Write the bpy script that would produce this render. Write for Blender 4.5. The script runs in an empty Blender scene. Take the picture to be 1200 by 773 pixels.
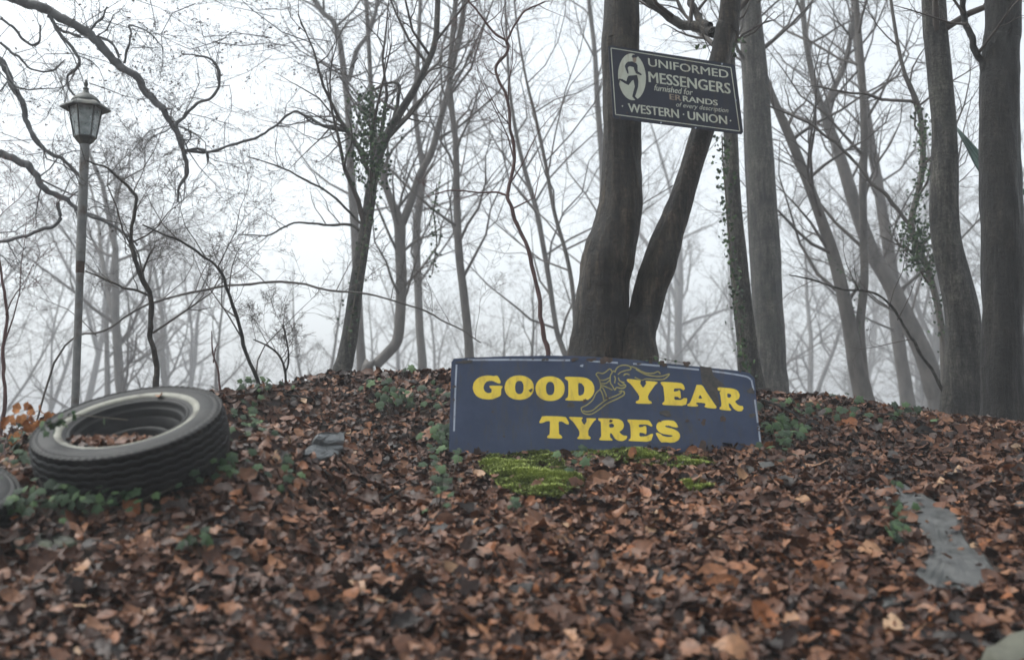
import bpy, bmesh, math, random
import numpy as np
from mathutils import Vector, Matrix, noise as mnoise
from mathutils.geometry import tessellate_polygon
S = bpy.context.scene
COL = S.collection
R = math.radians
# ------------------------------------------------------------------ camera, sky, sun, exposure
PITCH = R(5.0); F = 1167.0; CAM = Vector((0, 0, 1.0))
cd = bpy.data.cameras.new('camera'); cam = bpy.data.objects.new('camera', cd); COL.objects.link(cam)
cam.location = CAM; cam.rotation_euler = (R(90) + PITCH, 0, 0)
cd.sensor_width = 36; cd.lens = 36 * F / 1200; cd.clip_start = .05; cd.clip_end = 2000
cd.dof.use_dof = True; cd.dof.focus_distance = 6.3; cd.dof.aperture_fstop = 2.0
S.camera = cam
W = bpy.data.worlds.new('World'); S.world = W; W.use_nodes = True
wn = W.node_tree.nodes; wl = W.node_tree.links
sky = wn.new('ShaderNodeTexSky'); sky.sky_type = 'NISHITA'; sky.sun_disc = False
SUN_EL, SUN_AZ = R(60), R(-75)
sky.sun_elevation = SUN_EL; sky.sun_rotation = SUN_AZ; sky.dust_density = 5; sky.air_density = 1
hs = wn.new('ShaderNodeHueSaturation'); hs.inputs['Saturation'].default_value = .22
wl.new(sky.outputs[0], hs.inputs['Color']); tint = wn.new('ShaderNodeMix'); tint.data_type = 'RGBA'; tint.blend_type = 'MULTIPLY'; tint.inputs[0].default_value = 1
tint.inputs[7].default_value = (.955, 1, 1.0, 1); wl.new(hs.outputs[0], tint.inputs[6]); wl.new(tint.outputs[2], wn['Background'].inputs[0])
wn['Background'].inputs[1].default_value = .15
sl = bpy.data.lights.new('sun', 'SUN'); sl.energy = .5; sl.angle = R(60); sl.color = (1, .97, .93)
sun = bpy.data.objects.new('sun', sl); COL.objects.link(sun)
sun.rotation_euler = Vector((math.sin(SUN_AZ) * math.cos(SUN_EL), math.cos(SUN_AZ) * math.cos(SUN_EL), math.sin(SUN_EL))).to_track_quat('Z', 'Y').to_euler()
S.view_settings.view_transform = 'Standard'; S.view_settings.look = 'None'
S.view_settings.exposure = 1.08; S.view_settings.gamma = 1
S.render.engine = 'CYCLES'
S.cycles.use_denoising = True
S.cycles.max_bounces = 6; S.cycles.diffuse_bounces = 3; S.cycles.volume_bounces = 2; S.cycles.transparent_max_bounces = 12
FOG = .0054

# ------------------------------------------------------------------ helpers
def at(px, py, Y):
    dx = (px - 600) / F; dy = (386.5 - py) / F
    d = Vector((dx, math.cos(PITCH) - dy * math.sin(PITCH), math.sin(PITCH) + dy * math.cos(PITCH)))
    return CAM + d * (Y / d.y)
def ray(px, py):
    return (at(px, py, 1.0) - CAM).normalized()
def tag(o, label=None, cat=None, group=None, kind=None):
    if label: o['label'] = label
    if cat: o['category'] = cat
    if group: o['group'] = group
    if kind: o['kind'] = kind
    return o
def link(name, me, m=None, parent=None, loc=None):
    o = bpy.data.objects.new(name, me); COL.objects.link(o)
    if m is not None and me is not None and not me.materials: me.materials.append(m)
    if parent is not None: o.parent = parent
    if loc is not None: o.location = loc
    return o
def empty(name, loc, label, cat, group=None, rot=None):
    o = bpy.data.objects.new(name, None); COL.objects.link(o); o.location = loc; o.empty_display_size = .1
    if rot is not None: o.rotation_euler = rot
    return tag(o, label, cat, group)
def np_mesh(name, V, faces_list, smooth=True, attr=None):
    """faces_list: list of int arrays (n,k)"""
    me = bpy.data.meshes.new(name)
    V = np.asarray(V, np.float32)
    me.vertices.add(len(V)); me.vertices.foreach_set('co', V.ravel())
    loops = np.concatenate([f.ravel() for f in faces_list]).astype(np.int32)
    tot = np.concatenate([np.full(len(f), f.shape[1], np.int32) for f in faces_list])
    st = np.concatenate([[0], np.cumsum(tot)[:-1]]).astype(np.int32)
    me.loops.add(len(loops)); me.loops.foreach_set('vertex_index', loops)
    me.polygons.add(len(tot)); me.polygons.foreach_set('loop_start', st); me.polygons.foreach_set('loop_total', tot)
    if smooth: me.polygons.foreach_set('use_smooth', np.ones(len(tot), bool))
    if attr is not None:
        a = me.attributes.new('rnd', 'FLOAT', 'POINT'); a.data.foreach_set('value', np.asarray(attr, np.float32))
    me.update(calc_edges=True); me.validate()
    return me
def py_mesh(name, V, Fs, smooth=False):
    me = bpy.data.meshes.new(name); me.from_pydata([tuple(v) for v in V], [], Fs)
    if smooth: me.polygons.foreach_set('use_smooth', np.ones(len(me.polygons), bool))
    me.update(); return me
def catmull(P, n):
    P = [np.asarray(p, float) for p in P]
    if len(P) < 3: 
        return [P[0] + (P[-1] - P[0]) * i / n for i in range(n + 1)]
    Q = [2 * P[0] - P[1]] + P + [2 * P[-1] - P[-2]]
    out = []
    for i in range(1, len(Q) - 2):
        a, b, c, d = Q[i - 1], Q[i], Q[i + 1], Q[i + 2]
        for k in range(n):
            t = k / n
            out.append(.5 * (2 * b + (c - a) * t + (2 * a - 5 * b + 4 * c - d) * t * t + (3 * b - a - 3 * c + d) * t ** 3))
    out.append(P[-1]); return out

# ------------------------------------------------------------------ materials
def mat(name):
    m = bpy.data.materials.new(name); m.use_nodes = True
    return m, m.node_tree.nodes, m.node_tree.links, m.node_tree.nodes['Principled BSDF']
def N(nt, typ, **kw):
    n = nt.new(typ)
    for k, v in kw.items():
        if k in n.inputs: n.inputs[k].default_value = v
        else: setattr(n, k, v)
    return n
def ramp(nt, stops):
    r = nt.new('ShaderNodeValToRGB'); e = r.color_ramp.elements
    while len(e) < len(stops): e.new(.5)
    for el, (p, c) in zip(e, stops): el.position = p; el.color = (*c, 1)
    return r
def noise_mat(name, c1, c2, scale=8, rough=.7, bump=.3, bscale=None, detail=6, lo=.35, hi=.65, metal=0, spec=.5, stretch=None, c3=None, s3=2, dist=.01):
    m, n, l, b = mat(name)
    tc = n.new('ShaderNodeTexCoord'); mp = n.new('ShaderNodeMapping'); l.new(tc.outputs['Object'], mp.inputs[0])
    if stretch: mp.inputs['Scale'].default_value = stretch
    a = N(n, 'ShaderNodeTexNoise', Scale=scale, Detail=detail, Roughness=.65); l.new(mp.outputs[0], a.inputs['Vector'])
    r = ramp(n, [(lo, c1), (hi, c2)]); l.new(a.outputs[0], r.inputs[0])
    col = r.outputs[0]
    if c3:
        a3 = N(n, 'ShaderNodeTexNoise', Scale=s3, Detail=5, Roughness=.6); l.new(tc.outputs['Object'], a3.inputs['Vector'])
        r3 = ramp(n, [(.52, (0, 0, 0)), (.64, (1, 1, 1))]); l.new(a3.outputs[0], r3.inputs[0])
        mx = N(n, 'ShaderNodeMix', data_type='RGBA'); l.new(r3.outputs[0], mx.inputs[0]); l.new(col, mx.inputs[6]); mx.inputs[7].default_value = (*c3, 1)
        col = mx.outputs[2]
    l.new(col, b.inputs['Base Color'])
    b.inputs['Roughness'].default_value = rough; b.inputs['Metallic'].default_value = metal; b.inputs['Specular IOR Level'].default_value = spec
    if bump:
        bn = N(n, 'ShaderNodeTexNoise', Scale=bscale or scale * 2.5, Detail=7, Roughness=.7); l.new(mp.outputs[0], bn.inputs['Vector'])
        bp = N(n, 'ShaderNodeBump', Strength=bump, Distance=dist); l.new(bn.outputs[0], bp.inputs['Height']); l.new(bp.outputs[0], b.inputs['Normal'])
    return m
BROWNS = [(0, (.008, .005, .004)), (.2, (.026, .012, .008)), (.42, (.064, .027, .015)), (.62, (.125, .053, .028)), (.8, (.205, .102, .057)), (.9, (.22, .078, .028)), (1, (.34, .22, .135))]
def leaf_material(name, use_obj, stops, rough=.42):
    m, n, l, b = mat(name)
    if use_obj: src = n.new('ShaderNodeObjectInfo').outputs['Random']
    else:
        at_ = n.new('ShaderNodeAttribute'); at_.attribute_name = 'rnd'; src = at_.outputs['Fac']
    r = ramp(n, stops); l.new(src, r.inputs[0])
    tc = n.new('ShaderNodeTexCoord')
    no = N(n, 'ShaderNodeTexNoise', Scale=70, Detail=4, Roughness=.6); l.new(tc.outputs['Object'], no.inputs['Vector'])
    mr = N(n, 'ShaderNodeMapRange'); mr.inputs[1].default_value = .3; mr.inputs[2].default_value = .7; mr.inputs[3].default_value = .6; mr.inputs[4].default_value = 1.3
    l.new(no.outputs[0], mr.inputs[0])
    mu = N(n, 'ShaderNodeMix', data_type='RGBA', blend_type='MULTIPLY'); mu.inputs[0].default_value = 1
    l.new(r.outputs[0], mu.inputs[6]); l.new(mr.outputs[0], mu.inputs[7]); l.new(mu.outputs[2], b.inputs['Base Color'])
    b.inputs['Roughness'].default_value = rough; b.inputs['Specular IOR Level'].default_value = .24
    bp = N(n, 'ShaderNodeBump', Strength=.6, Distance=.004); l.new(no.outputs[0], bp.inputs['Height']); l.new(bp.outputs[0], b.inputs['Normal'])
    return m
M = {}
M['litter'] = leaf_material('dead_leaf', False, BROWNS)
M['leaf'] = leaf_material('dead_leaf_single', True, BROWNS)
GREENS = [(0, (.010, .026, .010)), (.5, (.022, .050, .018)), (.85, (.042, .085, .026)), (1, (.085, .14, .055))]
M['ivy'] = leaf_material('ivy_leaf', True, GREENS, .5)
M['ivyj'] = leaf_material('ivy_leaf_joined', False, GREENS, .55)
M['orange'] = leaf_material('orange_leaf', True, [(0, (.30, .11, .035)), (1, (.50, .22, .08))], .55)
M['dots'] = leaf_material('withered_leaf', False, [(0, (.035, .02, .015)), (1, (.09, .055, .035))], .7)
M['soil'] = noise_mat('soil', (.022, .014, .010), (.085, .047, .030), 28, .85, .8, 40, c3=(.035, .024, .018), s3=3, dist=.02)
def bark(name, dark, mid, light, moss, rough=.5, fine=1.0):
    m, n, l, b = mat(name)
    tc = n.new('ShaderNodeTexCoord')
    def nz(scale, st, detail=6, rgh=.65):
        mp = n.new('ShaderNodeMapping'); mp.inputs['Scale'].default_value = st; l.new(tc.outputs['Object'], mp.inputs[0])
        q = N(n, 'ShaderNodeTexNoise', Scale=scale, Detail=detail, Roughness=rgh); l.new(mp.outputs[0], q.inputs['Vector']); return q.outputs[0]
    big = nz(5.5, (1, 1, .55), 9, .68); streak = nz(24 * fine, (1, 1, .13), 8, .72); speck = nz(70 * fine, (1, 1, .6), 5, .7); rings = nz(6, (.5, .5, 1.6), 5)
    r = ramp(n, [(.34, dark), (.5, mid), (.68, light)]); l.new(streak, r.inputs[0])
    r2 = ramp(n, [(.38, (.42, .42, .44)), (.62, (1.45, 1.38, 1.25))]); l.new(big, r2.inputs[0])
    mu = N(n, 'ShaderNodeMix', data_type='RGBA', blend_type='MULTIPLY'); mu.inputs[0].default_value = 1; l.new(r.outputs[0], mu.inputs[6]); l.new(r2.outputs[0], mu.inputs[7])
    r3 = ramp(n, [(.38, (.5, .5, .5)), (.62, (1.4, 1.4, 1.4))]); l.new(speck, r3.inputs[0])
    mu2 = N(n, 'ShaderNodeMix', data_type='RGBA', blend_type='MULTIPLY'); mu2.inputs[0].default_value = 1; l.new(mu.outputs[2], mu2.inputs[6]); l.new(r3.outputs[0], mu2.inputs[7])
    crk = nz(2.6, (.7, .7, 4.5), 4); rc = ramp(n, [(.478, (1, 1, 1)), (.496, (.3, .3, .3)), (.514, (1, 1, 1))]); l.new(crk, rc.inputs[0])
    mu3 = N(n, 'ShaderNodeMix', data_type='RGBA', blend_type='MULTIPLY'); mu3.inputs[0].default_value = .8; l.new(mu2.outputs[2], mu3.inputs[6]); l.new(rc.outputs[0], mu3.inputs[7]); mu2 = mu3
    a3 = nz(2.1, (1, 1, .7)); r4 = ramp(n, [(.54, (0, 0, 0)), (.70, (.75, .75, .75))]); l.new(a3, r4.inputs[0])
    mx = N(n, 'ShaderNodeMix', data_type='RGBA'); l.new(r4.outputs[0], mx.inputs[0]); l.new(mu2.outputs[2], mx.inputs[6]); mx.inputs[7].default_value = (*moss, 1)
    l.new(mx.outputs[2], b.inputs['Base Color']); b.inputs['Roughness'].default_value = rough; b.inputs['Specular IOR Level'].default_value = .32
    s1 = N(n, 'ShaderNodeMath', operation='MULTIPLY_ADD'); l.new(rings, s1.inputs[0]); s1.inputs[1].default_value = .35; l.new(streak, s1.inputs[2])
    s2 = N(n, 'ShaderNodeMath', operation='MULTIPLY_ADD'); l.new(speck, s2.inputs[0]); s2.inputs[1].default_value = .35; l.new(s1.outputs[0], s2.inputs[2])
    bp = N(n, 'ShaderNodeBump', Strength=1.0, Distance=.05); l.new(s2.outputs[0], bp.inputs['Height']); l.new(bp.outputs[0], b.inputs['Normal'])
    return m
M['bark_near'] = bark('bark_near', (.007, .006, .005), (.029, .023, .018), (.088, .070, .052), (.045, .044, .026))
M['bark_dark'] = bark('bark_dark', (.004, .0038, .0035), (.013, .012, .0108), (.036, .033, .028), (.017, .019, .013))
M['bark_grey'] = bark('bark_grey', (.017, .0175, .017), (.054, .053, .049), (.115, .112, .103), (.052, .058, .044), .6)
M['bark_mid'] = noise_mat('bark_mid', (.045, .04, .036), (.105, .094, .083), 6, .75, .4, 20, stretch=(1, 1, .4), dist=.01)
M['twig'] = noise_mat('twig', (.03, .024, .021), (.075, .06, .05), 6, .7, 0)
M['red_stem'] = noise_mat('red_stem', (.05, .02, .018), (.10, .045, .038), 12, .6, .2)
M['limb_fog_grey'] = noise_mat('limb_fog_grey', (.028, .029, .031), (.07, .071, .074), 8, .7, .4, 25, dist=.01)  # overhanging boughs: bark lightened to grey, part of the fog painted into the colour
M['rubber'] = noise_mat('rubber', (.004, .004, .0045), (.010, .010, .0105), 30, .55, .25, 120, spec=.25, c3=(.017, .016, .015), s3=7, dist=.002)
M['whitewall'] = noise_mat('whitewall', (.15, .147, .118), (.235, .23, .19), 16, .6, .1, 60, c3=(.09, .085, .065), s3=9, dist=.002)
M['rim'] = noise_mat('rim_paint', (.003, .003, .0035), (.009, .0085, .008), 18, .5, .12, 60, spec=.2, dist=.002)
M['stone'] = noise_mat('wet_stone', (.040, .041, .040), (.085, .085, .081), 14, .5, .35, 50, c3=(.022, .024, .022), s3=9, dist=.012)
M['slate'] = noise_mat('slate_stone', (.04, .047, .05), (.085, .092, .095), 12, .4, .5, 40, stretch=(1, 1, 4), dist=.008)
M['mossy'] = noise_mat('mossy_stone', (.012, .014, .009), (.04, .043, .028), 16, .7, .5, 45, c3=(.03, .042, .014), s3=8, dist=.008)
M['pale_stone'] = noise_mat('pale_stone', (.06, .06, .044), (.095, .095, .07), 10, .75, .3, 40, dist=.006)
M['moss'] = leaf_material('moss_tuft', False, [(0, (.035, .045, .018)), (.3, (.13, .165, .036)), (.65, (.27, .33, .07)), (1, (.46, .50, .17))], .8)
M['lamp_metal'] = noise_mat('lamp_metal', (.022, .026, .024), (.055, .06, .053), 20, .55, .2, 60, c3=(.085, .08, .06), s3=9, dist=.003)
M['pole_steel'] = noise_mat('pole_steel', (.10, .105, .104), (.165, .168, .162), 18, .5, .15, 60, c3=(.07, .045, .03), s3=5, dist=.003)
M['rust'] = noise_mat('rust', (.028, .020, .017), (.075, .042, .028), 60, .85, .5, 160, dist=.003)
M['rust_grey'] = noise_mat('rust_grey', (.035, .033, .032), (.065, .055, .048), 50, .8, .4, 160, dist=.003)
M['cloth'] = noise_mat('green_cloth', (.010, .045, .036), (.022, .075, .060), 20, .6, .2, 200, dist=.002)
M['vine'] = noise_mat('vine_stem', (.05, .042, .03), (.10, .085, .065), 20, .8, .3)
def enamel(name, c1, c2, streak, rough=.28):
    m, n, l, b = mat(name)
    tc = n.new('ShaderNodeTexCoord')
    a = N(n, 'ShaderNodeTexNoise', Scale=7, Detail=6, Roughness=.65); l.new(tc.outputs['Object'], a.inputs['Vector'])
    r = ramp(n, [(.3, c1), (.7, c2)]); l.new(a.outputs[0], r.inputs[0])
    mp = n.new('ShaderNodeMapping'); mp.inputs['Scale'].default_value = (16, 16, 2.2); l.new(tc.outputs['Object'], mp.inputs[0])
    s = N(n, 'ShaderNodeTexNoise', Scale=1.5, Detail=6, Roughness=.7); l.new(mp.outputs[0], s.inputs['Vector'])
    r2 = ramp(n, [(.52, (0, 0, 0)), (.70, (.8, .8, .8))]); l.new(s.outputs[0], r2.inputs[0])
    mx = N(n, 'ShaderNodeMix', data_type='RGBA'); l.new(r2.outputs[0], mx.inputs[0]); l.new(r.outputs[0], mx.inputs[6]); mx.inputs[7].default_value = (*streak, 1)
    l.new(mx.outputs[2], b.inputs['Base Color'])
    rr = N(n, 'ShaderNodeMapRange'); rr.inputs[3].default_value = rough - .08; rr.inputs[4].default_value = rough + .22; l.new(s.outputs[0], rr.inputs[0]); l.new(rr.outputs[0], b.inputs['Roughness'])
    b.inputs['Specular IOR Level'].default_value = .28
    d = N(n, 'ShaderNodeTexNoise', Scale=4.5, Detail=2); l.new(tc.outputs['Object'], d.inputs['Vector'])
    bp = N(n, 'ShaderNodeBump', Strength=.5, Distance=.02); l.new(d.outputs[0], bp.inputs['Height']); l.new(bp.outputs[0], b.inputs['Normal'])
    return m
M['navy'] = enamel('navy_enamel', (.021, .034, .073), (.038, .054, .102), (.050, .048, .048))
M['navy_dark'] = enamel('dark_navy_enamel', (.011, .014, .027), (.018, .022, .038), (.03, .026, .025), .4)
M['yellow'] = enamel('yellow_enamel', (.70, .50, .045), (.84, .63, .075), (.46, .31, .07), .4)
M['pale_yellow'] = enamel('pale_yellow_enamel', (.25, .22, .075), (.36, .32, .12), (.14, .12, .06), .4)
M['cream'] = enamel('cream_enamel', (.40, .43, .36), (.55, .57, .48), (.33, .30, .22), .4)
M['line'] = enamel('white_enamel', (.27, .31, .38), (.40, .44, .52), (.12, .10, .09), .4)
M['stain'] = enamel('rusty_letter', (.16, .10, .06), (.32, .28, .22), (.10, .05, .03), .5)
m, n, l, b = mat('frosted_glass'); M['glass'] = m
b.inputs['Base Color'].default_value = (.62, .68, .68, 1); b.inputs['Roughness'].default_value = .25; b.inputs['Alpha'].default_value = .5
tc = n.new('ShaderNodeTexCoord'); no = N(n, 'ShaderNodeTexNoise', Scale=22, Detail=5); l.new(tc.outputs['Object'], no.inputs['Vector'])
rr = ramp(n, [(.35, (.30, .36, .36)), (.7, (.62, .67, .66))]); l.new(no.outputs[0], rr.inputs[0]); l.new(rr.outputs[0], b.inputs['Base Color'])

# ------------------------------------------------------------------ terrain
CR = [(-900, 3.4, 620), (-400, 3.8, 585), (-100, 4.0, 556), (0, 4.25, 526), (60, 4.5, 502), (150, 4.75, 483), (250, 5.0, 469), (300, 5.3, 462), (350, 5.6, 453), (400, 5.8, 446), (450, 5.9, 441),
      (530, 5.9, 436), (620, 5.8, 434), (760, 5.8, 444), (900, 5.8, 466), (1020, 5.8, 480), (1100, 5.8, 491), (1200, 5.8, 503), (1500, 5.8, 523), (1900, 5.8, 545)]
cx_ = np.array([at(p, y, Y).x for p, Y, y in CR]); cz_ = np.array([at(p, y, Y).z for p, Y, y in CR]); cy_ = np.array([Y for _, Y, _ in CR])
def ground(x, y, bumps=True):
    x = np.asarray(x, float); y = np.asarray(y, float)
    yc = np.interp(x, cx_, cy_); zc = np.interp(x, cx_, cz_)
    fr = np.interp(y, [-40, -2, 0, 1, 2, 2.5, 3.5, 4.3, 4.9, 6], [-4, -.45, -.10, .10, .30, .385, .59, .725, .80, .95])
    sx = np.interp(x, [-2.15, -1.8, -1.0, -.45], [0, 1, 1, 0]); sx = sx * sx * (3 - 2 * sx)
    fr = fr + sx * np.interp(y, [2.3, 2.9, 3.25, 3.5, 3.9, 4.4, 5], [0, .06, .15, .19, .235, .2, 0])
    t = np.clip((y - (yc - .95)) / .95, 0, 1); t = t * t * (3 - 2 * t)
    z = fr * (1 - t) + zc * t
    s = np.maximum(y - yc, 0)
    z = z - np.interp(s, [0, .4, 1, 2, 4, 10, 20, 60, 300], [0, .05, .2, .6, 1.5, 3.4, 4.6, 5.5, 6])
    z = z - .25 * np.maximum(np.abs(x) - 7, 0) ** 1.0 * (np.abs(x) < 15) - 2.0 * (np.abs(x) >= 15)
    z = np.maximum(z, -6.5)
    if bumps:
        z = z + .014 * np.sin(5.1 * x + 1.3 * y) * np.sin(4.3 * y - .7 * x + 1) + .009 * np.sin(11 * x - 3 * y + 2) * np.sin(9 * y + 2.2 * x)
    return z
def gz(x, y): return float(ground(x, y))
def ground_at(px, py):
    d = ray(px, py); t = .8
    while t < 60:
        p = CAM + d * t
        if p.z < gz(p.x, p.y): break
        t += .02
    lo, hi = t - .02, t
    for _ in range(12):
        mid = (lo + hi) / 2; p = CAM + d * mid
        if p.z < gz(p.x, p.y): hi = mid
        else: lo = mid
    return CAM + d * hi
def gnormal(x, y):
    e = .06
    return Vector((gz(x - e, y) - gz(x + e, y), gz(x, y - e) - gz(x, y + e), 2 * e)).normalized()
gx = np.unique(np.concatenate([np.linspace(-200, -20, 26), np.linspace(-20, -6, 30), np.linspace(-6, 6, 170), np.linspace(6, 20, 30), np.linspace(20, 200, 26)]))
gy = np.unique(np.concatenate([np.linspace(-30, 0, 20), np.linspace(0, 8, 130), np.linspace(8, 30, 50), np.linspace(30, 200, 26)]))
X, Y = np.meshgrid(gx, gy); Z = ground(X, Y)
ix = np.arange(X.size).reshape(X.shape)
quads = np.stack([ix[:-1, :-1], ix[:-1, 1:], ix[1:, 1:], ix[1:, :-1]], -1).reshape(-1, 4)
floor = link('forest_ground', np_mesh('forest_ground', np.stack([X, Y, Z], -1).reshape(-1, 3), [quads]), M['soil'])
tag(floor, 'dark brown forest soil of the mound and the slope beyond', kind='structure')

# ------------------------------------------------------------------ sign-plane tools
class Plane:
    def __init__(self, a, b, c):                      # three world points: top-left, top-right, bottom-left
        self.o = a; self.n = (c - a).cross(b - a).normalized()
        if self.n.dot(CAM - a) < 0: self.n = -self.n
    def p(self, px, py, w=0):
        d = ray(px, py); t = (self.o - CAM).dot(self.n) / d.dot(self.n)
        return CAM + d * t + self.n * w
def poly_plate(name, plane, outlines, w0, w1, m, parent, org):
    """filled polygon (first outline, then holes), pixel outlines laid on the plane; a thin slab between w0 and w1"""
    V = []; Fs = []
    base = 0
    loops2 = [[Vector((x, y, 0)) for x, y in o] for o in outlines]
    flat = [pt for o in outlines for pt in o]
    nv = len(flat)
    for w in (w1, w0):
        V += [plane.p(x, y, w) - org for x, y in flat]
    for t in tessellate_polygon(loops2):
        a, b_, c = t
        nrm = (V[b_] - V[a]).cross(V[c] - V[a])
        if nrm.dot(plane.n) < 0: t = (a, c, b_)
        Fs.append(tuple(t)); Fs.append((t[0] + nv, t[2] + nv, t[1] + nv))
    k = 0
    for o in outlines:
        for i in range(len(o)):
            j = (i + 1) % len(o)
            Fs.append((k + i, k + j, k + j + nv, k + i + nv))
        k += len(o)
    me = py_mesh(name, V, Fs)
    bm = bmesh.new(); bm.from_mesh(me); bmesh.ops.recalc_face_normals(bm, faces=bm.faces); bm.to_mesh(me); bm.free()
    return link(name, me, m, parent)
def strokes(name, plane, lines, width, w, m, parent, org):
    V = []; Fs = []; step = 0
    for ln in lines:
        P = catmull(ln, 5) if len(ln) > 2 else [np.array(ln[0], float), np.array(ln[1], float)]
        k = len(V); step += .00006
        for i, q in enumerate(P):
            t = P[min(i + 1, len(P) - 1)] - P[max(i - 1, 0)]; t = t / (np.linalg.norm(t) + 1e-9); nn = np.array([-t[1], t[0]]) * width / 2
            V.append(plane.p(*(q + nn), w + step) - org); V.append(plane.p(*(q - nn), w + step) - org)
        Fs += [(k + 2 * i, k + 2 * i + 1, k + 2 * i + 3, k + 2 * i + 2) for i in range(len(P) - 1)]
    return link(name, py_mesh(name, V, Fs), m, parent)
def smooth_poly(pts, n=2):
    P = [np.array(p, float) for p in pts]; out = []
    L = len(P)
    for i in range(L):                                 # one corner-cutting pass keeps the shape, rounds the corners
        a, b_ = P[i], P[(i + 1) % L]
        out.append(tuple(a * .82 + b_ * .18)); out.append(tuple(a * .18 + b_ * .82))
    return out
def ellipse(cx, cy, rx, ry, n=36, rot=0, pw=2.0):
    out = []
    for i in range(n):
        t = 2 * math.pi * i / n; c, s = math.cos(t), math.sin(t)
        x = rx * math.copysign(abs(c) ** (2 / pw), c); y = ry * math.copysign(abs(s) ** (2 / pw), s)
        out.append((cx + x * math.cos(rot) - y * math.sin(rot), cy + x * math.sin(rot) + y * math.cos(rot)))
    return out
def blob(cx, cy, rx, ry, seed, n=22):
    rg = random.Random(seed); ph = [rg.uniform(0, 6.28) for _ in range(4)]
    return [(cx + rx * math.cos(t) * q, cy + ry * math.sin(t) * q) for t in [2 * math.pi * i / n for i in range(n)]
            for q in [1 + .22 * math.sin(2 * t + ph[0]) + .16 * math.sin(3 * t + ph[1]) + .12 * math.sin(5 * t + ph[2]) + rg.uniform(-.1, .1)]]

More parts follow.
